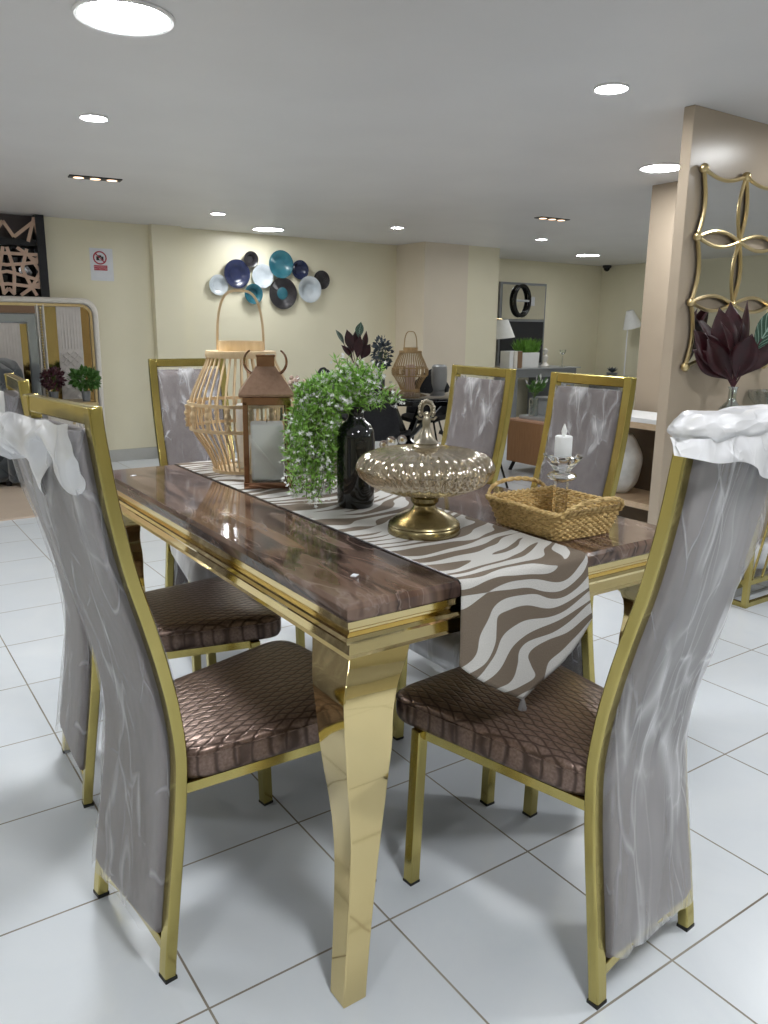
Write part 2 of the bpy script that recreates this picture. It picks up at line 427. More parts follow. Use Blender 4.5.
        if rotz: o.rotation_euler.z = rotz
        return o

def tag(o, label, cat, group=None, kind=None):
    o['label'] = label; o['category'] = cat
    if group: o['group'] = group
    if kind: o['kind'] = kind
    return o
def empty(name, loc=(0, 0, 0), rotz=0, label=None, cat=None, group=None):
    o = bpy.data.objects.new(name, None); COL.objects.link(o); o.empty_display_size = .05
    o.location = loc; o.rotation_euler.z = rotz
    if label: tag(o, label, cat, group)
    return o
def struct(o, label=None):
    o['kind'] = 'structure'
    if label: o['label'] = label
    return o
def copy_tree(src, parent=None, skip=()):
    c = src.copy(); COL.objects.link(c)
    if parent: c.parent = parent
    for ch in list(src.children):
        if ch.name.split('.')[0] in skip: continue
        copy_tree(ch, c, skip)
    return c
def nz(x, y, z, s=0): return noise.noise(Vector((x + s * 7.31, y - s * 3.17, z + s * 1.93)))
def interp(tab, z):
    if z <= tab[0][0]: return tab[0][1]
    for (a, va), (b, vb) in zip(tab, tab[1:]):
        if z <= b:
            t = (z - a) / (b - a); return va + (vb - va) * t
    return tab[-1][1]
def smooth_interp(tab, z):
    # Catmull-Rom through the table
    k = 0
    while k < len(tab) - 2 and z > tab[k + 1][0]: k += 1
    p0 = tab[max(k - 1, 0)][1]; p1 = tab[k][1]; p2 = tab[k + 1][1]; p3 = tab[min(k + 2, len(tab) - 1)][1]
    t = min(max((z - tab[k][0]) / (tab[k + 1][0] - tab[k][0]), 0), 1)
    return .5 * ((2 * p1) + (-p0 + p2) * t + (2 * p0 - 5 * p1 + 4 * p2 - p3) * t * t + (-p0 + 3 * p1 - 3 * p2 + p3) * t ** 3)

# ---------------------------------------------------------------- room
H = 2.057
XL, XR, YF, YB = -3.2, 8.46, -4.2, 6.046
struct(MB().b2((XL - .2, YF - .2, -.1), (XR + .2, 6.8, 0)).build('floor', M['floor'], smooth=False))
struct(MB().b2((XL - .2, YF - .2, H), (XR + .2, 6.8, H + .1)).build('ceiling', M['ceiling'], smooth=False))
struct(MB().b2((1.10, YB, 0), (4.69, YB + .15, H)).b2((XL, YB, 0), (1.14, YB + .15, 1.3)).b2((XL, YB, 1.3), (-.35, YB + .15, H)).build('wall_back', M['wall'], smooth=False))
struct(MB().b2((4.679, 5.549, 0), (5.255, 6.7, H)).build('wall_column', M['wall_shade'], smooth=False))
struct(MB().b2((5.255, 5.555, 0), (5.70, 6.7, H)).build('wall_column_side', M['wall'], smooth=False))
struct(MB().b2((5.70, 6.5, 0), (XR + .1, 6.65, H)).build('wall_recess', M['wall'], smooth=False))
struct(MB().b2((XR, YF, 0), (XR + .15, 6.5, H)).b2((XR - .03, YF, 0), (XR + .1, 6.05, H)).build('wall_right', M['wall'], smooth=False))
struct(MB().b2((XL - .15, YF, 0), (XL, YB + .15, H)).build('wall_left', M['wall'], smooth=False))
struct(MB().b2((XL - .15, YF - .15, 0), (XR + .15, YF, H)).build('wall_front', M['wall'], smooth=False))
struct(MB().b2((2.009, 5.962, 0), (2.28, YB + .01, H)).build('trim_1', M['wall'], smooth=False))
struct(MB().b2((1.3, YB - .012, 0), (2.009, YB + .001, .105)).b2((1.997, 5.95, 0), (2.292, YB, .105)).b2((2.292, YB - .012, 0), (4.68, YB + .001, .105)).build('baseboard_back', M['base'], smooth=False))
struct(MB().b2((2.432, .906, 0), (5.2, .955, H)).build('wall_partition', M['tan'], smooth=False, bevel=.003))
struct(MB().b2((3.77, 1.93, 0), (4.3, 2.12, H)).build('wall_pier', M['tan'], smooth=False, bevel=.003))
struct(MB().b2((3.762, 1.922, .6), (3.775, 1.935, H)).build('pier_lit_edge', M['gold'], smooth=False))  # gold strip put in for the light along the pier edge
struct(MB().b2((-3.0, 4.16, 0), (.95, YB, .012)).build('floor_platform', M['platform'], smooth=False))

# lattice window beside the back wall
w = struct(MB().b2((-.35, 6.09, 1.3), (1.11, 6.12, 1.84)).build('window_1', M['night'], smooth=False))
MB().b2((-.35, 6.09, 1.84), (1.11, 6.12, H)).build('upper_pane', M['plum_glass'], w, smooth=False)
MB().b2((1.065, 5.955, 1.3), (1.130, 6.09, H)).b2((-.35, 5.99, 1.815), (1.09, 6.07, 1.865)).b2((-.38, 5.99, 1.3), (-.33, 6.09, H)).build('window_frame', M['frame_black'], w, smooth=False)
segs = [[(0, 545), (360, 545)], [(0, 665), (180, 645), (370, 615)], [(20, 480), (75, 720), (50, 970)], [(120, 480), (240, 560), (340, 720), (240, 890), (120, 975)],
        [(220, 490), (155, 700), (240, 890), (285, 975)], [(0, 730), (150, 765), (390, 830)], [(0, 860), (240, 880), (395, 890)], [(230, 570), (370, 625)],
        [(240, 885), (385, 820)], [(0, 905), (60, 970)], [(0, 220), (100, 375), (320, 200)], [(320, 165), (240, 415)], [(322, 160), (352, 415)], [(335, 160), (362, 560), (400, 975)], [(360, 545), (310, 600)]]
def lat_pt(p): return (.826 + p[0] / 10.24 * .0075, 5.985, 2.063 - (p[1] - 125) / 10.24 * .00765)
lb = MB()
for sgm in segs:
    q = [lat_pt(p) for p in sgm]
    for a, b in zip(q, q[1:]):
        lk = .0006 * (len(lb.bm.verts) // 16 % 12); a = (a[0], a[1] - lk, a[2]); b = (b[0], b[1] - lk, b[2])
        lb.bar([a, b], (0, 1, 0), .012, .025)
        a2, b2 = [(2 * .826 - p[0], p[1], p[2]) for p in (a, b)]
        lb.bar([a2, b2], (0, 1, 0), .012, .025)
lb.build('lattice', M['lattice'], w, smooth=False)

# ceiling lights
LW = (.965, .985, 1.)
M['lamp_big'] = lamp_mat('downlight_glow', LW, 46.)
M['lamp_far'] = lamp_mat('far_downlight_glow', LW, 20.)
M['lamp_small'] = lamp_mat('spot_glow', LW, 80.)
M['lamp_warm'] = lamp_mat('amber_spot_glow', (1., .62, .38), 1.6)
def downlight(x, y, r, label, group, m):
    t = empty('ceiling_downlight', (x, y, H), 0, label, 'ceiling light', group)
    MB().lathe([(r * .98, 0), (r * 1.10, 0), (r * 1.12, -.004), (r * 1.08, -.010), (r, -.008), (r * .98, -.003)], 40, cap=False).build('trim_ring', M['white'], t)
    b = MB(); vs = [b.bm.verts.new((r * math.cos(2 * PI * k / 40), r * math.sin(2 * PI * k / 40), -.004)) for k in range(40)]; b.face(vs[::-1]); b.build('diffuser', m, t, smooth=False)
    return t
GB, GS = 'round panel downlights in the ceiling', 'small round spotlights in the ceiling'
for x, y, r, l in [(.375, 1.32, .125, 'largest round white ceiling panel light above the near table'), (3.35, 1.74, .105, 'round ceiling light half cut by the edge of the tan partition wall'),
                   (2.96, 5.62, .135, 'round ceiling panel light above the coloured wall plates'), (7.0, 5.47, .13, 'round ceiling panel light in front of the black dome camera')]:
    downlight(x, y, r, l, GB, M['lamp_far'] if y > 5 else M['lamp_big'])
for x, y, r, l in [(.61, 2.52, .052, 'small spotlight nearest the triple recessed spot strip at the left'), (2.0, .95, .055, 'small round spotlight in the bare ceiling left of the tan partition'),
                   (2.19, 4.94, .052, 'tiny spotlight just left of the panel light above the wall plates'), (3.77, 4.76, .052, 'tiny spotlight in front of the cream column corner'),
                   (5.38, 4.62, .052, 'tiny spotlight below the far recessed amber strip')]:
    downlight(x, y, r, l, GS, M['lamp_small'])
for x, y, r in [(.25, -1.0, .13), (2.3, -1.0, .13), (-1.4, -1.0, .13), (-1.8, 2.6, .13), (3.25, .42, .12), (5.2, 1.9, .13), (5.4, -2.2, .13), (-1.6, 4.6, .13)]:  # unseen lamps added to brighten the room; partition one inferred from its highlight
    downlight(x, y, r, 'unseen round ceiling panel light added to brighten the showroom', GB + ' added out of view', M['lamp_far'] if x < -1 and y < 0 or abs(x - 3.25) < .1 else M['lamp_big'])
def strip_light(x, y, rz, label):
    t = empty('recessed_spot_strip', (x, y, H), rz, label, 'ceiling light', 'recessed triple spot strips')
    MB().b2((-.15, -.045, -.006), (.15, .045, .004)).build('housing', M['black'], t, smooth=False, bevel=.003)
    for k in (-1, 0, 1):
        b = MB(); vs = [b.bm.verts.new((k * .095 + .03 * math.cos(2 * PI * i / 20), .03 * math.sin(2 * PI * i / 20), -.008)) for i in range(20)]; b.face(vs[::-1]); b.build('spot', M['lamp_warm'], t, smooth=False)
strip_light(1.01, 3.99, -.12, 'black triple amber spot strip in the ceiling near the lattice window')
strip_light(4.39, 3.53, -.06, 'distant black amber spot strip in the ceiling above the round black table')
t = empty('dome_camera', (8.38, 6.35, H), 0, 'black dome security camera on the far ceiling corner', 'security camera')
MB().lathe([(.055, 0), (.06, -.01), (.055, -.03), (.045, -.035)], 24).build('mount_ring', M['black'], t)
MB().lathe([(.043, -.033), (.04, -.05), (.028, -.068), (.01, -.077), (0, -.078)], 24).build('dome', M['black_gloss'], t)

# ---------------------------------------------------------------- dining table
TX0, TX1, TY0, TY1, TZ = .22, 1.128, -.12, 1.335, .765
table = empty('dining_table', ((TX0 + TX1) / 2, (TY0 + TY1) / 2, 0), 0, 'long dining table with glossy brown agate top and polished gold legs', 'table')
hx, hy = (TX1 - TX0) / 2, (TY1 - TY0) / 2
def rect_rings(levels):
    b = MB(); b.loops([[(-a, -c, z), (a, -c, z), (a, c, z), (-a, c, z)] for a, c, z in levels]); return b
rect_rings([(hx - .004, hy - .004, .7335), (hx, hy, .737), (hx, hy, .757), (hx - .007, hy - .007, TZ)]).build('tabletop', M['agate'], table, smooth=False, bevel=.0015)
lv = [(.004, .7335), (.004, .722), (.010, .718), (.010, .714), (-.001, .709), (-.004, .703), (-.001, .697), (.006, .694), (.012, .690), (.010, .672), (.006, .667)]
b = rect_rings([(hx - d, hy - d, z) for d, z in lv] + [(hx - .03, hy - .03, .667), (hx - .03, hy - .03, .72)])
b.build('apron', M['gold_mirror'], table, smooth=True, angle=25)
LEG = [(.668, .012, .128), (.645, .004, .122), (.61, -.014, .110), (.56, -.012, .101), (.5, -.004, .097), (.43, .005, .087), (.36, .018, .076), (.30, .024, .067), (.24, .022, .060), (.17, .012, .055), (.08, -.004, .051), (0, -.018, .049)]
for sx in (-1, 1):
    for sy in (-1, 1):
        b = MB(); rings = []
        zs = [.668 - .668 * k / 36 for k in range(37)]
        for z in zs:
            o_ = smooth_interp([(q[0], q[1]) for q in reversed(LEG)], z); wd = smooth_interp([(q[0], q[2]) for q in reversed(LEG)], z)
            x1, y1 = sx * (hx - o_), sy * (hy - o_); x0, y0 = sx * (hx - o_ - wd), sy * (hy - o_ - wd)
            ring = [(x1, y1, z), (x0, y1, z), (x0, y0, z), (x1, y0, z)]
            rings.append(ring if sx * sy > 0 else ring[::-1])
        b.loops(rings); b.build('leg', M['gold_mirror'], table, smooth=True, angle=30, bevel=.002)
for x, y, l in [(.318, .012, 'white sticker on the brown tabletop by its near corner'), (.285, 1.20, 'white sticker on the brown tabletop at its far left corner')]:
    tag(MB().box((0, 0, .0006), (.016, .011, .0012)).build('price_sticker', M['paper'], smooth=False, loc=(x, y, TZ), rotz=.6), l, 'sticker', 'white stickers on the tabletop')

# table runner with pointed drop
RX0, RX1 = .460, .792
RC = (RX0 + RX1) / 2
def runner():
    b = MB(); top = TZ + .0022; rad = .014; wd = RX1 - RX0; yn = TY0
    Ltop = TY1 - .01 - (yn + rad)
    arc = rad * PI / 2
    def drop(u):      # drop length below the bend: short on the sides, pointed in the middle
        s = abs(u - .5) * 2
        lo = .145 if u < .5 else .118
        return lo + (.262 - lo) * max(0, 1 - s) ** .85
    def P(u, v):
        x = RX0 + wd * u
        n1 = 90; a = v
        tot1 = .72; tot2 = .76
        if a <= tot1:
            y = TY1 - .01 - Ltop * (a / tot1); z = top + .0006 * nz(x * 20, y * 20, 0)
        elif a <= tot2:
            t = (a - tot1) / (tot2 - tot1) * PI / 2
            y = yn + rad - (rad + .003) * math.sin(t); z = top - rad + rad * math.cos(t)
        else:
            t = (a - tot2) / (1 - tot2); d = drop(u) * t
            y = yn - .003 - .004 * t - .014 * t * math.sin(u * 5.2 + .6) ** 2 - .03 * t * t * max(0, u - .62) ; z = top - rad - d
            x += .012 * t * (u - .5)
        return (x, y, z)
    def UV(u, v):
        tot1, tot2 = .72, .76
        if v <= tot1: s = Ltop * v / tot1
        elif v <= tot2: s = Ltop + arc * (v - tot1) / (tot2 - tot1)
        else: s = Ltop + arc + drop(u) * (v - tot2) / (1 - tot2)
        return (u * wd, s)
    b.grid(P, 40, 100, UV)
    o = b.build('table_runner', M['zebra'], solid=.002)
    tag(o, 'taupe and white zebra striped runner along the table with pointed drop', 'table runner')
    # dark piped edge and tip tassel
    e = MB()
    for u in (0, 1): e.tube([Vector(P(u, k / 60 * .745)) + Vector((0, 0, -.0004)) for k in range(61)], .0016, 6)
    e.build('edge_piping', M['kerb_black'], o)
    tp = Vector(P(.5, 1))
    q = MB()
    for k in range(14):
        a = k * 2.4; q.tube([tp + Vector((0, 0, .006)), tp + Vector((.004 * math.cos(a), .004 * math.sin(a), -.004)), tp + Vector((.008 * math.cos(a), .007 * math.sin(a), -.020))], .0016, 5)
    q.build('tassel', pr('grey_tassel', (.2, .19, .19), .7), o)
runner()

# ---------------------------------------------------------------- dining chairs
PROF = [(0, 0), (.1, .012), (.2, .026), (.3, .040), (.38, .049), (.45, .053), (.52, .047), (.6, .033), (.7, .009), (.8, -.018), (.9, -.038), (1.0, -.052), (1.08, -.060)]
def prof(z): return smooth_interp(PROF, z)
HC = 1.084; PX = .153; PW = .028; PD = .023
def px(z): return PX - .0165 * min(1, z / .5)
PT = px(1)
def rr_pt(t, hw, hd, rc=.02):
    """point t in 0..1 round a rounded rectangle"""
    a = 2 * PI * t; c, s = math.cos(a), math.sin(a); e = .28
    return hw * math.copysign(abs(c) ** e, c), hd * math.copysign(abs(s) ** e, s)
def round_poly(pts, r, n=6):
    out = []
    m = len(pts)
    for i in range(m):
        p = Vector(pts[i]); a = (Vector(pts[i - 1]) - p).normalized(); c = (Vector(pts[(i + 1) % m]) - p).normalized()
        for k in range(n + 1):
            t = k / n; q0 = p + a * r; q2 = p + c * r
            out.append(q0 * (1 - t) ** 2 + p * 2 * t * (1 - t) + q2 * t * t)
    return out
def chair_base():
    t = empty('dining_chair')
    for s in (-1, 1):
        pl = MB().bar([(s * px(z), prof(z), z) for z in [.006 + (HC - .006) * k / 40 for k in range(41)]], (1, 0, 0), PW, PD).build('back_post', M['gold'], t, bevel=.003, angle=50)
        MB().box((s * PX, 0.001, .0035), (PW + .001, PD + .001, .007)).build('foot_cap', M['black'], pl, smooth=False)
    MB().bar([(x, prof(HC - .017) , HC - .0155) for x in (-PT - PW / 2 + .004, PT + PW / 2 - .004)], (0, .0, 1), .030, .019).build('top_rail', M['gold'], t, smooth=False, bevel=.003)
    MB().bar([(px(.07) * (k / 8 - 1), prof(.075) , .062 + .022 * math.sin(PI * k / 16)) for k in range(17)], (0, 1, 0), .022, .026).build('bottom_rail', M['gold'], t, bevel=.002)
    # back panel
    zs = [.090 + (1.042 - .090) * k / 40 for k in range(41)]
    rings = []
    for z in zs:
        e = min(1, (z - .090) / .03 + .55, (1.042 - z) / .03 + .55)
        rings.append([(x, prof(z) - .006 + y, z) for x, y in (rr_pt(k / 44, px(z) - .0145, .026 * e) for k in range(44))])
    b = MB(); b.loops(rings); b.build('backrest', M['fabric_back'], t, angle=60)
    # seat
    SY0, SY1 = .048, .540
    poly = round_poly([(-.142, SY0), (.142, SY0), (.222, SY1), (-.222, SY1)], .070, 8)
    cen = Vector((0, (SY0 + SY1) / 2))
    def ring(sc, z): return [((p.x) * sc, cen.y + (p.y - cen.y) * sc, z) for p in poly]
    b = MB(); b.loops([ring(.95, .378), ring(.985, .381), ring(1.0, .390), ring(1.004, .408), ring(1.0, .424), ring(.985, .434), ring(.95, .440), ring(.8, .446), ring(.5, .450), ring(.2, .452)])
    st = b.build('seat', M['seat'], t, angle=70)
    e = MB(); e.tube([(p[0], p[1], .427) for p in ring(1.0, 0)], .0022, 6, closed=True); e.build('seam', M['seat'], st)
    f = MB()
    for a, c in (((-.128, .04), (-.19, .445)), ((.128, .04), (.19, .445)), ((-.19, .445), (.19, .445)), ((-.128, .06), (.128, .06))):
        f.bar([(a[0], a[1], .369), (c[0], c[1], .369)], (0, 0, 1), .020, .020)
    f.build('seat_frame', M['gold'], t, smooth=False)
    for s in (-1, 1):
        lg = MB().bar([(s * .198, .450, .378), (s * .202, .462, .005)], (1, 0, 0), .026, .026).build('front_leg', M['gold'], t, bevel=.002, smooth=False)
        MB().box((s * .202, .462, .003), (.027, .027, .006)).build('foot_cap', M['black'], lg, smooth=False)
    return t
def sleeve(t, seed, mat, amp=.010, z0=.100, z1=1.047, hw=.137, spread=0.):
    """clear bag pulled over the back panel, loose and creased"""
    b = MB(); nz_, nt = 70, 72; rings = []
    for j in range(nz_ + 1):
        v = j / nz_; z = z0 + (z1 - z0) * v; ring = []
        for k in range(nt):
            hw = px(z) - .0135; x, y = rr_pt(k / nt, hw, .0285)
            d = abs(nz(x * 11, z * 4 + x * 7, 0, seed)) * 1.3 + .5 * abs(nz(x * 22, z * 8 - x * 6, 0, seed + 3)) + .25 * nz(x * 5, z * 3, 0, seed + 5)
            d = min(1., max(0, d)) * min(1, 8 * (1 - abs(x) / (hw + .003)) + .1)
            back = 1 if y < 0 else .8
            zz = z + (.005 * nz(x * 10, 3, 0, seed + 8) if j == 0 else 0)
            oy = amp * d * back * (-1 if y < 0 else 1) * (1 if abs(y) > .01 else abs(y) / .01)
            ring.append((x * (1 + spread * v), prof(z) - .006 + y + oy, zz))
        rings.append(ring)
    b.loops(rings, cap=False); return b.build('plastic_cover', mat, t, angle=180)
def flap(t, seed, x0, x1, out, drop, far=1., parent=None):
    """gathered mouth of the bag hanging in folds at the head of the back; x0 side flares past the post"""
    b = MB()
    def P(u, v):
        x = x0 + (x1 - x0) * u
        fold = math.sin(u * 21 + 3 * nz(u * 3, v * 2, 0, seed)) * .013 * (.35 + v)
        big = nz(u * 3.2, v * 2.2, 1, seed)
        dr = drop * (.92 + .55 * nz(u * 4.3, 0, 2, seed) + .10 * math.sin(u * 5))
        z = 1.056 + .006 * nz(u * 6, 0, 0, seed) - dr * v
        wing = max(0, (abs(x) - .15)) * (-1)
        bulge = out * math.sin(PI * min(1, v * .85 + .12)) * (.75 + .6 * big)
        y = prof(min(1.05, z)) - .040 - bulge * (.30 + far * (1 - u)) + fold * (.15 + .85 * v) * (.5 + .5 * min(1, far * (1 - u) + .3)) + wing * .5
        z += -.02 * max(0, abs(x) - .15) * 4 * v
        return (x, y, z)
    b.grid(P, 60, 26)
    return b.build('plastic_gather', M['film_dense'], parent or t, angle=180)
def cap_wrap(t, seed):
    """bag mouth folded over the top rail like a plump roll with a loose skirt at the back"""
    b = MB(); rings = []; n = 36
    xs = [-.176 + .365 * k / 46 for k in range(47)]
    for x in xs:
        e = min(1, ((x + .180) / .05) ** .5, max(.05, (.194 - x) / .05) ** .5)
        ring = []
        for k in range(n):
            a = 2 * PI * k / n
            r1 = 1 + .16 * nz(x * 14, math.cos(a) * 1.6, math.sin(a) * 1.6, seed) + .06 * nz(x * 34, math.cos(a) * 4, math.sin(a) * 4, seed)
            ring.append((x, prof(1.06) - .006 + .040 * e * r1 * math.cos(a), 1.066 + .026 * e * r1 * math.sin(a) + .006 * nz(x * 9, 0, 0, seed)))
        rings.append(ring)
    b.loops(rings); o = b.build('plastic_roll', M['film_roll'], t, angle=180)
    b = MB()
    def P(u, v):
        x = -.176 + .365 * u; ed = max(0, (.08 - u) / .08)
        z = 1.056 - (.030 + .045 * u + .05 * u * u + .012 * nz(u * 4, 0, 0, seed)) * v
        y = prof(min(1.06, z)) - .040 - .014 * v + .045 * ed * ed + .006 * math.sin(u * 12 + 2 * nz(u * 3, v, 0, seed)) * v
        return (x, y, z)
    b.grid(P, 50, 10); b.build('plastic_skirt', M['film_dense'], t, angle=180)
M['film_roll'] = film('bunched_packing_film', .62, .35, 3, (3, 9, 12))
proto = chair_base()
GC = 'gold framed dining chairs round the near table'
def place(o, x, y, fwd, label):
    o.location = (x, y, 0); f = Vector((*fwd, 0)).normalized()
    o.rotation_euler.z = math.atan2(-f.x, f.y); tag(o, label, 'chair', GC); return o
cA = place(proto, -.058, .262, (.991, .134), 'gold framed chair nearest at the left, its back draped in bunched clear plastic')
cB = place(copy_tree(proto), -.005, .922, (.998, -.067), 'gold framed chair behind the nearest left one, bronze seat half under the table')
cR = place(copy_tree(proto), .750, -.372, (-.087, .996), 'gold framed chair at the near table end, plastic rolled over its top rail')
cD = place(copy_tree(proto), 1.315, .405, (-1, 0), 'gold framed chair behind the wicker basket, back bagged in clear plastic')
cC = place(copy_tree(proto), 1.315, .875, (-1, .0), 'gold framed chair behind the glass dish, second along the far table side')
cE = place(copy_tree(proto), .705, 1.76, (-.02, -1), 'gold framed chair at the far table end behind the bamboo lantern')
sleeve(cA, 1, M['film'], .012); flap(cA, 2, -.155, .142, .040, .105)
sleeve(cB, 3, M['film'], .012); flap(cB, 5, -.155, .150, .080, .13, .5)
sleeve(cR, 6, M['film2'], .014, spread=.02); cap_wrap(cR, 4)
for c_, sd in ((cC, 11), (cD, 13), (cE, 17)):
    sleeve(c_, sd, M['film_front'], .012, z1=1.048)
def seat_bag(t, seed):
    b = MB()
    poly = round_poly([(-.150, .06), (.150, .06), (.232, .560), (-.232, .560)], .07, 8); cy = .30
    rings = []
    for sc, z in ((.9, .368), (1.0, .372), (1.02, .395), (1.02, .425), (1.0, .446), (.85, .455), (.5, .460), (.1, .462)):
        rings.append([(p.x * sc * (1 + .03 * nz(p.x * 20, p.y * 20, z * 20, seed)), cy + (p.y - cy) * sc * (1 + .03 * nz(p.x * 18, p.y * 18, z * 18, seed + 1)), z + .008 * abs(nz(p.x * 25, p.y * 25, sc * 4, seed))) for p in poly])
    b.loops(rings); b.build('seat_plastic', M['film_seat'], t, angle=180)
M['film_seat'] = film('seat_packing_film', .45, .5, 9)
for c_, sd in ((cC, 21), (cD, 22), (cE, 23)): seat_bag(c_, sd)

# ---------------------------------------------------------------- things on the table
ZT = TZ + .0035
def bamboo_lantern(loc, s, mat, label, spind, handle_w):
    t = empty('bamboo_lantern', loc, 0, label, 'lantern', None)
    # silhouette radius by height (metres at scale 1)
    RAD = [(0, .088), (.06, .110), (.13, .152), (.17, .160), (.21, .156), (.27, .132), (.345, .098)]
    def rad(z): return smooth_interp(RAD, z)
    b = MB(); n = 38
    for i in range(n):
        a = 2 * PI * i / n
        b.bar([(rad(z) * math.cos(a) * s, rad(z) * math.sin(a) * s, z * s) for z in [.345 * k / 14 for k in range(15)]], (-math.sin(a), math.cos(a), 0), .0050 * s, .004 * s)
    b.build('slat_cage', mat, t)
    for z, h in ((.004, .010), (.133, .010), (.207, .010)):
        r = rad(z) + .003
        MB().lathe([(r * s, (z - h / 2) * s), ((r + .004) * s, (z - h / 2) * s), ((r + .004) * s, (z + h / 2) * s), (r * s, (z + h / 2) * s), (r * s, (z - h / 2) * s)], 48, cap=False).build('hoop', mat, t, smooth=True)
    MB().lathe([(.001 * s, 0), (.088 * s, 0), (.088 * s, .006 * s), (.001 * s, .006 * s)], 40).build('base_disc', mat, t)
    for i in range(spind):
        a = 2 * PI * i / spind + .1; r = rad(.17) + .004
        MB().lathe([(.006 * s, .138 * s), (.0075 * s, .142 * s), (.005 * s, .150 * s), (.0095 * s, .160 * s), (.006 * s, .168 * s), (.010 * s, .175 * s), (.0095 * s, .181 * s), (.005 * s, .190 * s), (.0075 * s, .198 * s), (.006 * s, .203 * s)], 10, (r * math.cos(a) * s, r * math.sin(a) * s, 0)).build('spindle', mat, t)
    MB().lathe([(.06 * s, .340 * s), (.104 * s, .340 * s), (.106 * s, .350 * s), (.104 * s, .360 * s), (.06 * s, .360 * s), (.06 * s, .340 * s)], 48, cap=False).build('top_rim', mat, t, angle=30)
    MB().lathe([(.062 * s, .358 * s), (.068 * s, .358 * s), (.068 * s, .389 * s), (.062 * s, .389 * s), (.062 * s, .358 * s)], 48, cap=False).build('collar', mat, t, angle=30)
    hw = handle_w; d = Vector((.906, -.42, 0)); pts = []
    for k in range(33):
        a = PI * k / 32
        c, q = math.cos(a), math.sin(a)
        pts.append(d * (-hw * math.copysign(abs(c) ** .62, c) * s) + Vector((0, 0, (.362 + (.172) * q ** .75) * s)))
    MB().bar(pts, d.cross(Vector((0, 0, 1))), .018 * s, .007 * s).build('handle', mat, t)
    return t
bamboo_lantern((.607, 1.113, ZT), 1.015, M['bamboo'], 'large pale bamboo slat lantern with tall hoop handle on the near table', 16, .068)
c = empty('pillar_candle', (.617, 1.11, ZT + .0075), 0, 'slim white candle standing inside the large bamboo lantern', 'candle')
MB().lathe([(.030, 0), (.031, .003), (.031, .19), (.028, .197), (.006, .195)], 28).build('wax', M['candle'], c)
MB().lathe([(.036, .0), (.036, .02), (.034, .02), (.033, .002)], 28).build('glass_cup', M['pane'], c)

def copper_lantern():
    L = empty('copper_lantern', (.562, .856, ZT), R(-25), 'tall copper lantern with pyramid roof and glass panes beside the bamboo lantern', 'lantern')
    h = .065; zt = .252
    b = MB()
    for sx in (-1, 1):
        for sy in (-1, 1):
            b.b2((sx * h, sy * h, .018), (sx * (h - .014), sy * (h - .014), zt - .012))
    b.b2((-h, -h, zt - .022), (h, -h + .012, zt)).b2((-h, h - .012, zt - .022), (h, h, zt)).b2((-h, -h + .012, zt - .022), (-h + .012, h - .012, zt)).b2((h - .012, -h + .012, zt - .022), (h, h - .012, zt))
    b.build('frame', M['copper'], L, smooth=False, bevel=.0012)
    MB().b2((-h - .002, -h - .002, 0), (h + .002, h + .002, .018)).build('base', M['copper'], L, smooth=False, bevel=.002)
    for k in range(4):
        a = k * PI / 2; rot = Matrix.Rotation(a, 3, 'Z')
        MB().box(rot @ Vector((0, -h + .006, .124)), (2 * h - .028, .002, zt - .04), rot).build('glass_pane', M['pane'], L, smooth=False)
    e = h + .010; k_ = .027
    b = MB(); b.loops([[(-q, -q, z), (q, -q, z), (q, q, z), (-q, q, z)] for q, z in ((e - .004, zt), (e, zt + .002), (e, zt + .008), (k_, zt + .078), (k_, zt + .080))])
    b.build('roof', M['copper_roof'], L, smooth=False)
    MB().b2((-.024, -.024, zt + .079), (.024, .024, zt + .108)).b2((-.026, -.026, zt + .106), (.026, .026, zt + .112)).build('chimney', M['copper'], L, smooth=False, bevel=.001)
    for s in (-1, 1):
        pts = []
        for k in range(15):
            a = -1.45 + 2.55 * k / 14
            pts.append((s * (.022 + .006 + .030 * (math.cos(a)) ** 1 * 1.0), 0, zt + .092 + .034 * math.sin(a)))
        MB().tube(pts, [.0045 - .002 * k / 14 for k in range(15)], 8).build('horn_handle', M['copper'], L)
    return L
copper_lantern()
c = empty('block_candle', (.562, .856, ZT + .0185), R(-25), 'broad white block candle filling the copper lantern', 'candle')
MB().b2((-.045, -.045, 0), (.045, .045, .158)).build('wax', M['candle'], c, smooth=True, bevel=.006, seg=3)
MB().tube([(0, 0, .155), (.001, 0, .168)], .0012, 6).build('wick', M['ink'], c)
st = MB().bar([(-.046, -.0515, .118), (.043, -.0515, .004)], (0, 1, 0), .004, .008).build('paper_stick', M['white'], smooth=False, loc=(.562, .856, ZT + .0185), rotz=R(-25))
tag(st, 'thin white stick leaning diagonally against the block candle', 'stick')

# black vase and trailing flowers
vz = empty('glass_vase', (.625, .49, ZT), 0, 'tall black glass vase holding trailing white flowers on the runner', 'vase')
MB().lathe([(.001, .0), (.041, 0), (.045, .004), (.047, .02), (.0475, .10), (.0475, .165), (.045, .19), (.036, .206), (.024, .216), (.019, .224), (.018, .236), (.020, .245), (.022, .247), (.022, .251), (.018, .251), (.015, .24), (.015, .225)], 48).build('body', M['black_vase'], vz)
def leaf_quad(b, p, d, up, ln, wd):
    d = Vector(d).normalized(); sd = d.cross(Vector(up)); sd = sd.normalized() if sd.length > 1e-4 else d.orthogonal().normalized()
    p = Vector(p)
    v = [b.bm.verts.new(q) for q in (p, p + d * ln * .45 + sd * wd / 2, p + d * ln, p + d * ln * .45 - sd * wd / 2)]
    b.face(v)
def rv(s=1.): return Vector((random.uniform(-s, s), random.uniform(-s, s), random.uniform(-s, s)))
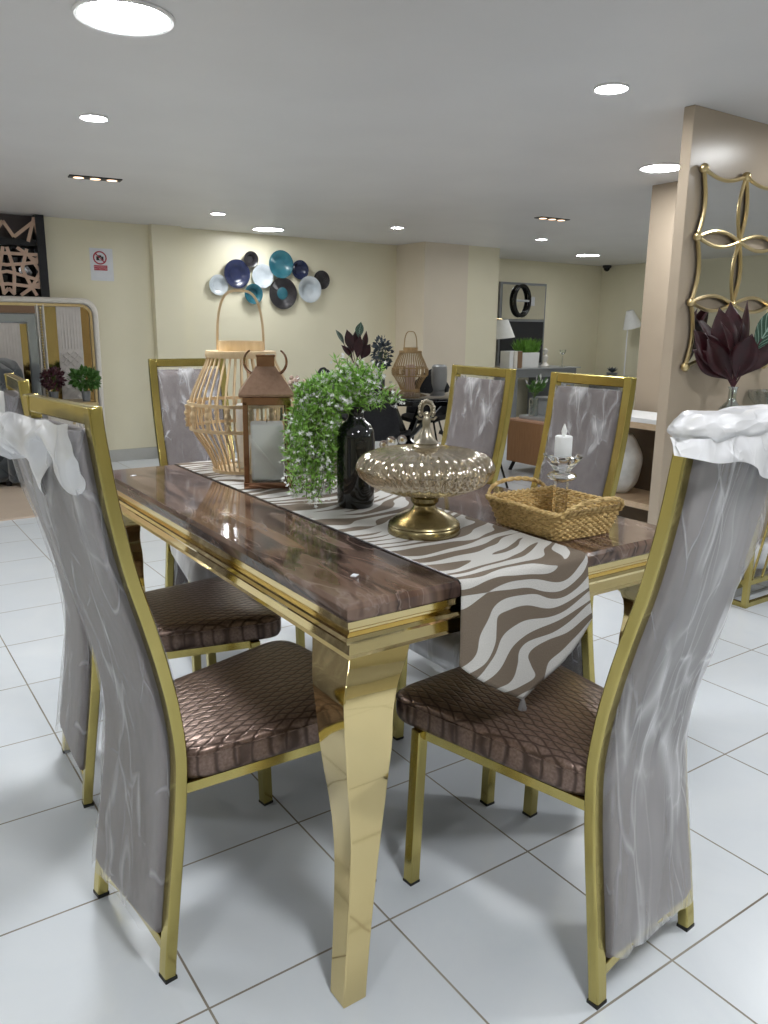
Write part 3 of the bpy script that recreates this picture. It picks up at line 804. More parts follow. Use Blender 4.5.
def trailing_flowers():
    random.seed(11)
    o = empty('white_flower_spray', (.625, .49, ZT + .238), 0, 'green trailing spray of tiny white flowers spilling from the black vase', 'flowers')
    lat = Vector((.685, -.73, 0)); back = Vector((.73, .685, 0))
    st, lf, fl = MB(), MB(), MB()
    paths = []
    for i in range(84):                       # hanging strands, mostly to the left of the vase
        l = -random.uniform(.045, .155); bk = random.uniform(-.075, .045)
        top = random.uniform(.03, .085); end = -random.choice([random.uniform(.05, .16), random.uniform(.15, .23)])
        if l < -.125: end = max(end, -.12)
        pts = []
        for k in range(15):
            t = k / 14
            if t < .4:
                q = t / .4; p = lat * (l * .8 * q ** 1.1) + back * (bk * q) + Vector((0, 0, top * math.sin(q * PI * .62) / math.sin(PI * .62) if q < .8 else top))
                p.z = top * math.sin(q * PI / 2)
            else:
                q = (t - .4) / .6; p = lat * (l * (.8 + .25 * q)) + back * bk + Vector((0, 0, top + (end - top) * q ** 1.15))
            pts.append(p)
        paths.append(pts)
    for i in range(7):                        # longest tips resting on the runner
        pts = []
        for k in range(15):
            t = k / 14
            pts.append(lat * (-.10 * min(1, t * 1.6) - .045 * t * t) + back * (-.05 * t - .012 * i + .02) + Vector((0, 0, .05 * math.sin(min(1, t * 2) * PI / 2) - (.27 - .012 * i) * max(0, t - .3) / .7)))
        paths.append(pts)
    for i in range(30):                       # upright sprigs
        a = random.uniform(-.09, .075); bk = random.uniform(-.05, .05); hgt = random.uniform(.05, .105) * (1.1 - abs(a) * 4) + .02
        paths.append([lat * (a * (k / 8) ** 1.2) + back * (bk * k / 8) + Vector((0, 0, hgt * (k / 8))) for k in range(9)])
    for a, h in ((.10, .045), (.085, .055), (.105, .03), (-.055, .125), (.02, .105), (.04, .11)):
        paths.append([lat * (a * k / 8) + Vector((0, 0, h * (k / 8) ** .8)) for k in range(9)])
    for pts in paths:
        pts = [p + rv(.006) * (k > 0) for k, p in enumerate(pts)]
        pts[0] = Vector((pts[0].x * .1, pts[0].y * .1, -.012))
        st.tube(pts, .0011, 4)
        for k in range(2, len(pts)):
            for _ in range(8):
                p = pts[k].lerp(pts[k - 1], random.random()); d = (rv(1.) + Vector((0, 0, .2))).normalized()
                leaf_quad(lf, p, d, rv(), random.uniform(.014, .028), random.uniform(.0032, .0060))
            if random.random() < .62 or k == len(pts) - 1:
                for _ in range(random.randint(2, 4)):
                    p = pts[k] + rv(.013); r = random.uniform(.0032, .0052)
                    nn = rv().normalized(); x = nn.orthogonal().normalized(); y = nn.cross(x)
                    vs = [fl.bm.verts.new(p + (x * math.cos(a * PI / 5) + y * math.sin(a * PI / 5)) * (r * 1.6 if a % 2 == 0 else r * .6) + nn * (.0015 if a % 2 == 0 else 0)) for a in range(10)]
                    fl.face(vs)
    st.build('stems', M['stem'], o); lf.build('leaves', M['leaf_bright'], o, smooth=False); fl.build('blossoms', M['blossom'], o, smooth=False)
trailing_flowers()

# dried flowers behind the copper lantern
o = empty('dried_flower_posy', (.873, 1.27, TZ), 0, 'dusty pink dried flower posy showing between copper lantern and green spray', 'flowers')
MB().lathe([(.001, 0), (.026, 0), (.03, .03), (.03, .09), (.016, .13), (.014, .16), (.017, .165)], 20).build('pot', M['black_vase'], o)
random.seed(3); b = MB(); q = MB()
for k in range(26):
    d = Vector((random.uniform(-.055, .055), random.uniform(-.055, .055), random.uniform(.2, .275))); q.tube([(0, 0, .15), d], .001, 4); b.sphere(d, random.uniform(.006, .011), 4)
b.build('flower_heads', M['dried'], o); q.build('stems', M['stem'], o)

# ribbed glass dish on brass foot
D = empty('lidded_glass_dish', (.613, .19, ZT), 0, 'ribbed smoky glass bonbon dish with antique brass foot and ornate finial', 'dish')
MB().lathe([(.001, 0), (.080, 0), (.081, .004), (.080, .014), (.0775, .017), (.079, .020), (.077, .024), (.072, .027), (.064, .035), (.051, .041), (.046, .045), (.034, .050), (.026, .056), (.024, .062), (.028, .066), (.031, .070), (.031, .078), (.027, .082), (.034, .086), (.001, .087)], 56).build('foot', M['brass'], D, angle=35)
rip = lambda a, r, z: .066 * abs(math.sin(a * 19)) * min(1, r / .12) - .033
low = [(.030, .086), (.06, .089), (.095, .097), (.122, .110), (.140, .126), (.148, .143)]
up = [(.147, .146), (.142, .160), (.130, .171), (.110, .179), (.085, .184), (.055, .187), (.030, .188)]
MB().lathe(low, 304, ripple=rip, cap=False).build('bowl', M['lustre'], D, angle=180)
lid = MB().lathe(up, 304, ripple=rip, cap=False).build('lid', M['lustre'], D, angle=180)
fin = MB().lathe([(.001, .186), (.030, .186), (.030, .192), (.025, .196), (.027, .199), (.019, .207), (.013, .217), (.011, .226), (.008, .234), (.009, .240), (.0085, .25), (.006, .256), (.001, .258)], 28).build('finial', M['pewter'], lid, angle=35)
b = MB(); fr = Vector((.74, -.67, 0))
for k in range(15):
    a = -.55 + (PI + 1.1) * k / 14; p = fr * (.0155 * math.cos(a)) + Vector((0, 0, .268 + .020 * math.sin(a))); b.sphere(p, .0048 if k % 2 else .0036, 5)
b.tube([fr * (.010 * math.cos(2 * PI * k / 20)) + Vector((0, 0, .268 + .014 * math.sin(2 * PI * k / 20))) for k in range(20)], .0022, 6, closed=True)
b.sphere((0, 0, .260), .006, 6)
for s in (-1, 1): b.tube([fr * (s * .006) + Vector((0, 0, .250)), fr * (s * .016) + Vector((0, 0, .249)), fr * (s * .022) + Vector((0, 0, .255))], .0024, 6)
b.build('finial_ring', M['pewter'], lid)

# wicker basket
def basket():
    B = empty('wicker_basket', (.892, .072, TZ), R(-1), 'shallow honey wicker tray basket with two loop handles by the runner', 'basket')
    z1 = .062
    def ring(z, gap=0, off=0):
        f = z / z1; a = .078 + .026 * f + off; c = .100 + .014 * f + off
        return round_poly([(-a, -c), (a, -c), (a, c), (-a, c)], .018, 5), f
    def along(poly, n):
        P = [Vector(p) for p in poly]; L = [0]
        for i in range(len(P)): L.append(L[-1] + (P[(i + 1) % len(P)] - P[i]).length)
        out = []
        for k in range(n):
            d = L[-1] * k / n; i = max(j for j in range(len(P)) if L[j] <= d + 1e-9); t = (d - L[i]) / max(1e-9, L[i + 1] - L[i])
            p = P[i].lerp(P[(i + 1) % len(P)], t); q = (P[(i + 1) % len(P)] - P[i]).normalized(); out.append((p, Vector((q.y, -q.x))))
        return out
    b = MB(); rows = 11; n = 168
    for j in range(rows):
        z = .004 + (z1 - .006) * j / (rows - 1); poly, f = ring(z)
        pts = []
        for k, (p, nn) in enumerate(along(poly, n)):
            w = .0022 * math.cos(PI * (k // 1) * .5 * 1 + PI * j) ; q = p + nn * w; pts.append((q.x, q.y, z + .0009 * math.sin(k * 1.7 + j)))
        b.tube(pts, .0034, 6, closed=True)
    b.build('woven_wall', M['wicker'], B)
    poly, f = ring(0); MB().loops([]) if False else None
    b = MB(); b.loops([[(p.x, p.y, z) for p in poly] for z in (0, .005)]); b.build('base', M['wicker'], B, smooth=False)
    poly, f = ring(z1, off=.002); b = MB()
    m = 200; A = along(poly, m)
    for ph in (0, PI):
        b.tube([(p.x + nn.x * .003 * math.cos(k * .9 + ph), p.y + nn.y * .003 * math.cos(k * .9 + ph), z1 + .002 + .003 * math.sin(k * .9 + ph)) for k, (p, nn) in enumerate(A)], .0036, 6, closed=True)
    b.build('rim', M['wicker'], B)
    for s in (-1, 1):
        b = MB(); pts = []
        for k in range(25):
            a = PI * k / 24; pts.append((-.092 * math.cos(a), s * (.116 + .022 * math.sin(a)), z1 - .004 + .034 * math.sin(a) ** .8))
        for ph in (0, PI):
            b.tube([(p[0] + .0028 * math.cos(k * 1.5 + ph), p[1] + .0018 * math.cos(k * 1.5 + ph), p[2] + .0028 * math.sin(k * 1.5 + ph)) for k, p in enumerate(pts)], .0036, 6)
        b.build('handle', M['wicker'], B)
basket()

# crystal candle holder in the basket
K = empty('crystal_candle_holder', (.915, .074, TZ + .0055), R(-30), 'clear crystal candle holder with faceted cups standing in the wicker basket', 'candle holder')
def facet(prof_, n, name, twist=0):
    b = MB(); b.loops([[(r * math.cos(2 * PI * k / n + twist), r * math.sin(2 * PI * k / n + twist), z) for k in range(n)] for r, z in prof_]); return b.build(name, M['crystal'], K, smooth=False)
facet([(.034, 0), (.034, .012), (.024, .014)], 8, 'base')
facet([(.019, .0145), (.019, .100)], 4, 'square_post', PI / 4)
facet([(.012, .1005), (.026, .105), (.036, .112), (.030, .119), (.018, .122)], 8, 'lower_cup')
facet([(.018, .1225), (.024, .132), (.044, .156), (.046, .161), (.038, .163), (.022, .150)], 8, 'upper_cup', .2)
c = empty('tea_candle', (.915, .074, TZ + .0055 + .151), 0, 'white electric candle with flame tip in the crystal holder', 'candle')
MB().lathe([(.001, 0), (.019, 0), (.0195, .003), (.0195, .052), (.017, .054), (.001, .051)], 28).build('body', M['candle'], c)
MB().lathe([(.001, .051), (.0055, .058), (.0065, .064), (.004, .073), (.001, .081)], 14).build('flame_tip', M['lamp_white'], c)
# crystal bead ornament behind the dish
K2 = empty('crystal_ball_ornament', (1.0, .838, TZ), 0, 'small ornament of clear crystal balls standing behind the glass dish', 'ornament')
MB().lathe([(.001, 0), (.03, 0), (.03, .008), (.008, .014), (.005, .03), (.005, .08), (.012, .085), (.001, .087)], 20).build('stand', M['brass'], K2)
for dx, dy, dz in ((-.014, .014, .099), (.012, -.01, .104), (-.03, .03, .086)):
    k = MB().sphere((dx, dy, dz), .0145, 10).build('crystal_ball', M['crystal'], K2)
    MB().sphere((dx, dy, dz), .004, 6).build('bead', M['frame_gold'], k)

# ---------------------------------------------------------------- back wall: plates and sign
PL = [(2.634, 1.574, .093, 'plate_white', 'leftmost white wall plate of the cluster'), (2.818, 1.681, .131, 'navy', 'large navy blue wall plate at the left of the cluster'),
      (2.960, 1.819, .073, 'plate_black', 'small black wall plate highest at the left of the cluster'), (3.087, 1.674, .111, 'plate_white', 'white wall plate in the middle between navy and large teal ones'),
      (3.281, 1.790, .131, 'teal', 'largest teal wall plate at the top of the cluster'), (2.977, 1.504, .094, 'teal', 'small teal wall plate lowest under the navy one'),
      (3.303, 1.520, .150, 'plate_black', 'big black wall plate with a teal centre'), (3.489, 1.749, .092, 'navy', 'small dark navy wall plate right of the large teal one'),
      (3.588, 1.567, .128, 'plate_white', 'white wall plate right of the big black one'), (3.738, 1.664, .092, 'plate_black', 'rightmost small black wall plate of the cluster')]
for i, (x, z, r, mt, lab) in enumerate(PL):
    o = empty('wall_plate', (x, YB - .004, z), 0, lab, 'wall plate', 'ceramic plates mounted on the back wall')
    o.rotation_euler.x = PI / 2
    dep = .018 + .012 * (i % 3)
    MB().lathe([(.001, .0), (r * .3, 0), (r * .55, .004), (r * .62, dep * .7), (r, dep + .012), (r * 1.0, dep + .016), (r * .96, dep + .016), (r * .62, dep * .75 + .006), (r * .5, .012), (r * .3, .011), (.001, .012)], 48).build('dish', M[mt], o, angle=60)
    b = MB()
    for k in range(2, 9):
        q = r * (.25 + .085 * k) * .92; zz = interp([(r * .3, .012), (r * .5, .012), (r * .62, dep * .75 + .006), (r * .96, dep + .016)], q)
        b.tube([(q * math.cos(2 * PI * a / 40), q * math.sin(2 * PI * a / 40), zz) for a in range(40)], .0012, 5, closed=True)
    b.build('ridges', M[mt], o)
    if i == 6: MB().lathe([(.001, .011), (r * .36, .011), (r * .38, .014), (r * .3, .017), (.001, .018)], 32).build('centre_boss', M['teal'], o)
S = empty('paper_sign', (1.589, YB - .001, 1.703), 0, 'white no photography notice taped to the cream wall', 'sign')
MB().b2((-.096, -.0015, -.133), (.096, 0, .133)).build('sheet', M['paper'], S, smooth=False)
b = MB(); b.tube([(-.012 + .052 * math.cos(2 * PI * k / 40), -.002, .055 + .050 * math.sin(2 * PI * k / 40)) for k in range(40)], .0055, 6, closed=True)
b.tube([(-.012 - .036, -.0025, .055 + .035), (-.012 + .036, -.0025, .055 - .035)], .0045, 6); b.build('prohibition_ring', M['red'], S)
MB().b2((-.042, -.0022, .034), (.018, -.0015, .066)).b2((-.025, -.0022, .066), (.0, -.0015, .076)).build('camera_icon', M['ink'], S, smooth=False)
MB().lathe([(.001, 0), (.011, 0), (.011, .001), (.001, .001)], 20).build('lens_icon', M['paper'], S).matrix_local = Matrix.Translation((-.010, -.0022, .048)) @ Matrix.Rotation(PI / 2, 4, 'X')
MB().b2((-.066, -.0022, -.048), (.046, -.0015, -.006)).build('red_panel', M['red'], S, smooth=False)
M['sign_text'] = pr('sign_text', (.75, .55, .55), .5)
for txt, z in (('PHOTOGRAPHY IS', -.024), ('NOT ALLOWED', -.040)):
    cu = bpy.data.curves.new('sign_text', 'FONT'); cu.body = txt; cu.size = .0155; cu.align_x = 'CENTER'; cu.extrude = .0002
    cu.materials.append(M['sign_text'])
    tmp = bpy.data.objects.new('tmp_text', cu); COL.objects.link(tmp); bpy.context.view_layer.update()
    me = bpy.data.meshes.new_from_object(tmp.evaluated_get(bpy.context.evaluated_depsgraph_get())); bpy.data.objects.remove(tmp)
    ob = bpy.data.objects.new('sign_text', me); COL.objects.link(ob); ob.parent = S; ob.location = (-.010, -.0026, z); ob.rotation_euler = (PI / 2, 0, 0)

# ---------------------------------------------------------------- left: headboard, sofa, plants
HB = empty('headboard', (0, 5.90, .012), 0, 'tall cream headboard with gold trim and fluted relief panels at the left wall', 'headboard')
def rr_outline(x0, x1, z1, r, n=8):
    return [(x0, 0), (x1, 0)] + [(x1 - r + r * math.cos(a), z1 - r + r * math.sin(a)) for a in [PI / 2 * k / n for k in range(n + 1)]] + [(x0 + r - r * math.sin(a), z1 - r + r * math.cos(a)) for a in [PI / 2 * k / n for k in range(n + 1)]]
MB().prism(rr_outline(-.9, 1.49, 1.405, .12), (0, .06, 0), (1, 0, 0), (0, 0, 1), .06).build('back_panel', M['cream'], HB, smooth=False)
def arch(x0, x1, z1, r):
    return [(x1, .02)] + [(x1 - r + r * math.cos(a), z1 - r + r * math.sin(a)) for a in [PI / 2 * k / 8 for k in range(9)]] + [(x0, z1)]
MB().tube([(x, -.005, z) for x, z in arch(-.9, 1.465, 1.38, .11)], .024, 10).build('padded_edge', M['cream'], HB)
MB().bar([(x, -.012, z) for x, z in arch(-.9, 1.425, 1.345, .085)], (0, 1, 0), .02, .022).build('gold_trim', M['frame_gold'], HB)
MB().b2((1.10, -.010, .02), (1.150, -.002, 1.33)).b2((1.345, -.010, .02), (1.410, -.002, 1.33)).build('mirror_strip', M['gold_tint'], HB, smooth=False)
def relief(x0, x1, z1, name):
    b = MB(); b.b2((x0, -.012, .02), (x1, 0, z1))
    n = int((x1 - x0) / .022)
    for k in range(n): b.b2((x0 + (k + .25) * (x1 - x0) / n, -.018, z1 - .34), (x0 + (k + .75) * (x1 - x0) / n, -.012, z1))
    zt = z1 - .36; d = .062
    for i in range(-12, 16):
        for sg in (1, -1):
            a = Vector((x0 + i * d, -.013, zt)); e = a + Vector((sg * 1.2, 0, -1.2))
            # clip to the panel
            ts = []
            for t_ in [k / 240 for k in range(241)]:
                p = a.lerp(e, t_)
                if x0 + .002 <= p.x <= x1 - .002 and p.z > zt - .42: ts.append(t_)
            if len(ts) > 3: b.bar([a.lerp(e, ts[0]), a.lerp(e, ts[-1])], (0, 1, 0), .020, .008)
    return b.build(name, M['relief'], HB, smooth=False)
relief(1.15, 1.345, 1.33, 'relief_panel'); relief(.30, .865, 1.20, 'relief_panel')
MB().b2((.865, -.012, .02), (.915, 0, 1.19)).build('mirror_strip', M['gold_tint'], HB, smooth=False)
b = MB(); b.bar([(.955, -.014, .02), (.955, -.014, 1.215), ], (0, 1, 0), .03, .075); b.bar([(.25, -.014, 1.235), (.99, -.014, 1.235)], (0, 1, 0), .03, .075); b.build('bevelled_frame', M['grey_bevel'], HB, smooth=False, bevel=.01)
MB().b2((.25, -.012, 1.275), (.99, 0, 1.345)).build('brown_band', M['brown'], HB, smooth=False)
b = MB()
b.tube([(1.005, -.018, .02), (1.005, -.018, 1.345)], .007, 8); b.tube([(1.052, -.018, .02), (1.052, -.018, 1.345)], .007, 8)
b.build('divider', M['cream'], HB)
b = MB()
for k in range(60): b.sphere((1.028, -.02, .05 + k * .0215), .0105, 5)
b.build('beading', M['frame_gold'], HB)
b = MB(); b.b2((1.058, -.013, .02), (1.10, -.003, 1.33)); b.build('amber_panel', M['gold_tint'], HB, smooth=False)

SF = empty('quilted_sofa', (0, 5.45, .012), 0, 'charcoal diamond quilted sofa behind the left chairs', 'sofa')
MB().b2((-1.1, -.22, .03), (.62, .34, .42)).build('seat_base', M['quilt'], SF, smooth=True, bevel=.05, seg=4)
MB().b2((-1.1, .20, .40), (.70, .36, .90)).build('backrest', M['quilt'], SF, smooth=True, bevel=.06, seg=4)
b = MB(); b.bar([(.66, -.24, .03), (.66, -.24, .30), (.66, -.235, .62), (.66, -.16, .82), (.66, .0, .86), (.66, .34, .87)], (1, 0, 0), .17, .12); b.b2((.59, -.2, .03), (.73, .34, .84))
b.build('armrest', M['quilt'], SF, bevel=.03, seg=3, smooth=True)
for k, (x, y) in enumerate([(-1.05, -.18), (-1.05, .3), (.58, -.18), (.58, .3)]): MB().lathe([(.02, 0), (.025, .035)], 12, (x, y, 0)).build('foot', M['black'], SF)

NS = empty('nightstand', (1.10, 5.52, 0), 0, 'low cream nightstand carrying two potted plants at the left wall', 'nightstand')
MB().b2((-.19, -.16, .05), (.19, .16, .58)).build('body', M['cream'], NS, smooth=False, bevel=.008)
MB().b2((-.20, -.17, .58), (.20, .17, .605)).build('top', M['frame_gold'], NS, smooth=False, bevel=.003)
for z in (.10, .35):
    dr = MB().b2((-.17, -.172, z), (.17, -.16, z + .2)).build('drawer', M['cream'], NS, smooth=False, bevel=.003)
    MB().sphere((0, -.182, z + .1), .012, 6).build('knob', M['frame_gold'], dr)
for sx in (-1, 1):
    for sy in (-1, 1): MB().b2((sx * .17 - .015, sy * .14 - .015, 0), (sx * .17 + .015, sy * .14 + .015, .05)).build('leg', M['frame_gold'], NS, smooth=False)
def bushy(name, loc, pot_h, r, h, mat, pot_mat, label, n=200, leaf=.03, seed=1):
    random.seed(seed)
    o = empty(name, loc, 0, label, 'plant')
    MB().lathe([(.001, 0), (.028, 0), (.036, pot_h), (.034, pot_h), (.030, pot_h - .012), (.001, pot_h - .012)], 20).build('pot', pot_mat, o)
    s, l = MB(), MB()
    for k in range(22):
        d = rv(); d.z = abs(d.z) * .8 + .1; d.normalize(); e = Vector((d.x * r * .8, d.y * r * .8, pot_h + h * .35 + d.z * h * .5)); s.tube([(0, 0, pot_h - .014), (e.x * .3, e.y * .3, pot_h + h * .2), e], .0018, 4)
    for k in range(n):
        d = rv().normalized() * random.uniform(.45, 1) ; p = Vector((d.x * r, d.y * r, pot_h + h * .55 + d.z * h * .45)); leaf_quad(l, p, (d + rv(.6)), rv(), leaf * random.uniform(.7, 1.2), leaf * .6)
    s.build('stems', M['stem'], o); l.build('leaves', mat, o, smooth=False); return o
bushy('potted_plant', (1.00, 5.50, .6052), .08, .085, .18, M['leaf_purple'], M['grey'], 'small dark purple potted plant in front of the headboard', n=380, leaf=.036, seed=5)
bushy('potted_plant', (1.235, 5.46, .6052), .08, .115, .18, M['leaf_mid'], M['grey'], 'small round green potted plant in front of the headboard', n=620, leaf=.04, seed=6)

# ---------------------------------------------------------------- middle distance: black dining set
BT = empty('round_table', (3.55, 4.25, 0), 0, 'round black glass dining table in the middle distance', 'table')
MB().lathe([(.001, .655), (.63, .655), (.642, .660), (.642, .675), (.63, .68), (.001, .68)], 64).build('tabletop', M['dark_glass'], BT, angle=50)
MB().lathe([(.55, .615), (.56, .615), (.56, .655), (.55, .655), (.55, .615)], 48, cap=False).build('apron', M['black_gloss'], BT)
for k in range(4):
    a = k * PI / 2 + .5; MB().bar([(.34 * math.cos(a), .34 * math.sin(a), .012), (.0 + .06 * math.cos(a + PI), .06 * math.sin(a + PI), .34), (.34 * math.cos(a + PI), .34 * math.sin(a + PI), .65)], (-math.sin(a), math.cos(a), 0), .035, .03).build('leg', M['black_gloss'], BT)
MB().lathe([(.42, 0), (.44, 0), (.44, .02), (.42, .02), (.42, 0)], 40, cap=False).build('foot_ring', M['black_gloss'], BT)
def shell_chair():
    t = empty('shell_chair')
    b = MB()
    def P(u, v):
        a = (u - .5) * 2
        if v < .45:
            q = v / .45; return (a * .21 * (.8 + .2 * math.sin(q * PI)), .22 - .40 * q, .40 - .015 * math.cos(a * 1.5) + .02 * a * a)
        q = (v - .45) / .55; wd = .21 * (1 - .25 * q * q) * math.cos(min(1, q) * 1.05 * (.25 + .75 * q ** 4)); return (a * wd * 1.02, -.18 - .07 * q + .06 * a * a, .405 + .43 * (q ** .95) - .09 * a * a * q ** 2)
    b.grid(P, 14, 22); b.build('seat_shell', M['black_fabric'], t, solid=.03, angle=180)
    for sx in (-1, 1):
        for sy in (-1, 1): MB().tube([(sx * .10, sy * .10 - .01, .385), (sx * .20, sy * .19, .0)], .009, 8).build('leg', M['black_gloss'], t)
    MB().b2((-.12, -.12, .372), (.12, .1, .386)).build('under_frame', M['black_gloss'], t, smooth=False)
    return t
sc0 = shell_chair()
for k, (x, y, fx, fy, l) in enumerate([(2.88, 4.98, .65, -.72, 'black shell chair farthest left behind the green spray'), (3.42, 5.16, .1, -1, 'black shell chair behind the round table under the burgundy leaves'),
                                       (4.03, 4.64, -.75, -.6, 'black shell chair right of the small lantern with rounded back'), (3.00, 3.86, .8, .5, 'black shell chair nearest, its seat showing below the round tabletop'), (3.60, 3.46, .0, 1, 'black shell chair partly hidden by the first gold framed back')]):
    o = sc0 if k == 0 else copy_tree(sc0)
    o.location = (x, y, 0); o.rotation_euler.z = math.atan2(-fx, fy); tag(o, l, 'chair', 'black shell chairs round the black table')
bamboo_lantern((3.70, 4.44, .6805), .93, M['bamboo_dull'], 'small brown bamboo lantern standing on the round black table', 16, .06)
c = empty('pillar_candle', (3.70, 4.44, .6805 + .0075), 0, 'pale candle inside the lantern on the round black table', 'candle')
MB().lathe([(.045, 0), (.045, .2), (.041, .21), (.004, .208)], 24).build('wax', pr('pink_wax', (.6, .45, .38), .5), c)
def big_leaf(b, base, d, up, ln, wd, bend=.25):
    d = Vector(d).normalized(); s = d.cross(Vector(up)).normalized(); nn = s.cross(d).normalized(); base = Vector(base)
    def P(u, v):
        w = wd * (max(.03, math.sin(PI * min(.995, v ** 1.15 + .01)))) ** 1.05; a = (u - .5)
        return base + d * (ln * v) + s * (a * w) + nn * (abs(a) * w * .22 - bend * ln * v * v)
    b.grid(P, 6, 14, lambda u, v: (u, v))
def leaf_vase(loc, label_p, label_v, specs, glass_h, sc=1., green=()):
    v = empty('bottle_vase', loc, 0, label_v, 'vase')
    h = glass_h
    MB().lathe([(.001, 0), (.045 * sc, 0), (.052 * sc, .006), (.055 * sc, .03), (.055 * sc, h * .52), (.046 * sc, h * .62), (.020 * sc, h * .74), (.016 * sc, h * .80), (.017 * sc, h * .95), (.022 * sc, h), (.019 * sc, h), (.0145 * sc, h * .94), (.013 * sc, h * .8), (.018 * sc, h * .71), (.042 * sc, h * .6), (.051 * sc, h * .5), (.051 * sc, .03), (.047 * sc, .010), (.001, .008)], 32).build('body', M['bottle'], v)
    o = empty('leaf_bouquet', (loc[0], loc[1], loc[2] + h), 0, label_p, 'plant')
    st = MB(); red = MB(); gr = MB(); hasg = False
    for k, (d, ln, wd, off, g) in enumerate(specs):
        d = Vector(d).normalized(); base = Vector((0, 0, .01)) + d * off
        st.tube([(0, 0, -h * .86), (0, 0, -.01), base, base + d * ln * .3], .0028 * sc, 5)
        big_leaf(gr if g else red, base, d, (-.55 + .9 * math.sin(k * 2), -.8, .25 + .4 * math.sin(k * 5)), ln, wd, .06 + .12 * math.sin(k * 3)); hasg |= bool(g)
    st.build('stems', M['leaf_purple'], o); red.build('leaves', M['leaf_red'], o, angle=180, solid=.001)
    if hasg: gr.build('veined_leaf', M['leaf_vein'], o, angle=180, solid=.001)
lx = Vector((.82, -.57, 0)); lz = Vector((0, 0, 1)); ly = Vector((.55, .80, 0))
def dirn(a, z, b=0): return lx * a + lz * z + ly * b
leaf_vase((2.98, 4.17, .6805), 'burgundy leaf bouquet on the round black table', 'clear bottle vase on the round black table',
          [(dirn(-.28, 1), .19, .08, .10, 0), (dirn(.32, 1), .18, .08, .10, 0), (dirn(0, 1, .2), .21, .08, .09, 0), (dirn(.1, 1, -.3), .18, .08, .06, 0), (dirn(-.6, 1), .13, .07, .19, 1), (dirn(.1, 1.3), .13, .07, .21, 1), (dirn(.5, .8), .14, .08, .06, 0), (dirn(-.5, .8), .14, .08, .06, 0)], .22)
bushy('potted_plant', (3.62, 4.76, .6805), .12, .08, .32, M['leaf_blue'], M['grey'], 'blue grey foliage behind the lantern on the round black table', n=240, leaf=.045, seed=9)
o = tag(MB().lathe([(.001, 0), (.05, 0), (.065, .05), (.07, .13), (.066, .2), (.05, .215), (.046, .21), (.06, .19), (.062, .1), (.001, .02)], 28).build('ceramic_vase', M['grey_light'], loc=(3.96, 4.36, .6805)), 'pale grey ceramic vase right of the small bamboo lantern', 'vase')
o = tag(MB().lathe([(.001, 0), (.10, 0), (.14, .02), (.138, .024), (.1, .008), (.001, .007)], 32).build('serving_plate', M['copper_roof'], loc=(3.33, 4.36, .6805)), 'copper coloured shallow plate on the round black table', 'plate')

# ---------------------------------------------------------------- far right: dressing table, lamps, sideboard
DT = empty('dressing_table', (6.6, 6.1, 0), 0, 'grey dressing table with tall framed mirror against the far wall', 'dressing table')
MB().b2((-.58, -.30, 0), (-.30, .25, .74)).b2((-.30, -.30, .64), (.70, .25, .74)).b2((.42, -.28, 0), (.70, .25, .64)).build('cabinet', M['grey'], DT, smooth=False, bevel=.004)
for k in range(3):
    dr = MB().b2((.44, -.292, .06 + .19 * k), (.68, -.28, .23 + .19 * k)).build('drawer', M['grey_light'], DT, smooth=False, bevel=.003); MB().b2((.52, -.31, .14 + .19 * k), (.6, -.292, .15 + .19 * k)).build('handle', M['frame_gold'], dr, smooth=False)
MB().b2((-.60, -.32, .74), (.76, .27, .752)).build('top', M['grey_light'], DT, smooth=False)
MB().b2((.70, -.30, .585), (1.62, .25, .605)).b2((1.56, -.28, 0), (1.60, .23, .585)).build('side_leaf', M['grey_light'], DT, smooth=False)
X0m, X1m = -.09, .71
fr_ = MB().b2((X0m, .30, .752), (X1m, .335, 1.775)).build('mirror_frame', M['grey'], DT, smooth=False, bevel=.003)
MB().b2((X0m + .03, .292, 1.33), (X1m - .03, .302, 1.745)).build('mirror_glass', M['mirror'], fr_, smooth=False)
MB().b2((X0m + .03, .292, .78), (X1m - .03, .302, 1.30)).build('dark_panel', M['screen'], fr_, smooth=False)
o = empty('reflected_ring', (6.85, 6.36, 1.555), 0, 'black ring standing in for a reflection in the dressing table mirror', 'ornament')  # solid ring added in place of one reflected in the mirror
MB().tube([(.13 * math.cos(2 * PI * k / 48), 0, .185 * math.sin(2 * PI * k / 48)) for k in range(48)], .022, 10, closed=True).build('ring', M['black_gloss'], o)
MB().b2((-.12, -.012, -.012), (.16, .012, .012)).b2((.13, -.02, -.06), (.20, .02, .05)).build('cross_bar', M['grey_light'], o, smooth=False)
def cone_lamp(loc, label, pole_h, shade_r0, shade_r1, shade_h, tilt, arm=0):
    t = empty('table_lamp', loc, 0, label, 'lamp')
    MB().lathe([(.001, 0), (.07, 0), (.07, .012), (.012, .018), (.001, .02)], 28).build('base', M['frame_gold'] if arm else M['grey'], t)
    MB().tube([(0, 0, .015), (0, 0, pole_h)], .008, 10).build('pole', M['frame_gold'] if arm else M['white'], t)
    if arm: MB().tube([(-arm, 0, pole_h), (.10, 0, pole_h - .01)], .007, 8).build('arm', M['frame_gold'], t)
    s = MB().lathe([(shade_r0, 0), (shade_r1, -shade_h), (shade_r1 - .004, -shade_h), (shade_r0 - .004, -.002)], 36, cap=False).build('lamp_shade', M['lamp_white'], t)
    s.matrix_local = Matrix.Translation((.06 if arm else .015, 0, pole_h - .02 + .015 * (not arm) * 2)) @ Matrix.Rotation(tilt, 4, Vector((.3, 1, 0)))
    return t
cone_lamp((6.12, 6.03, .7525), 'white shaded brass arm lamp left of the dressing table mirror', .575, .10, .17, .21, -.10, .16)
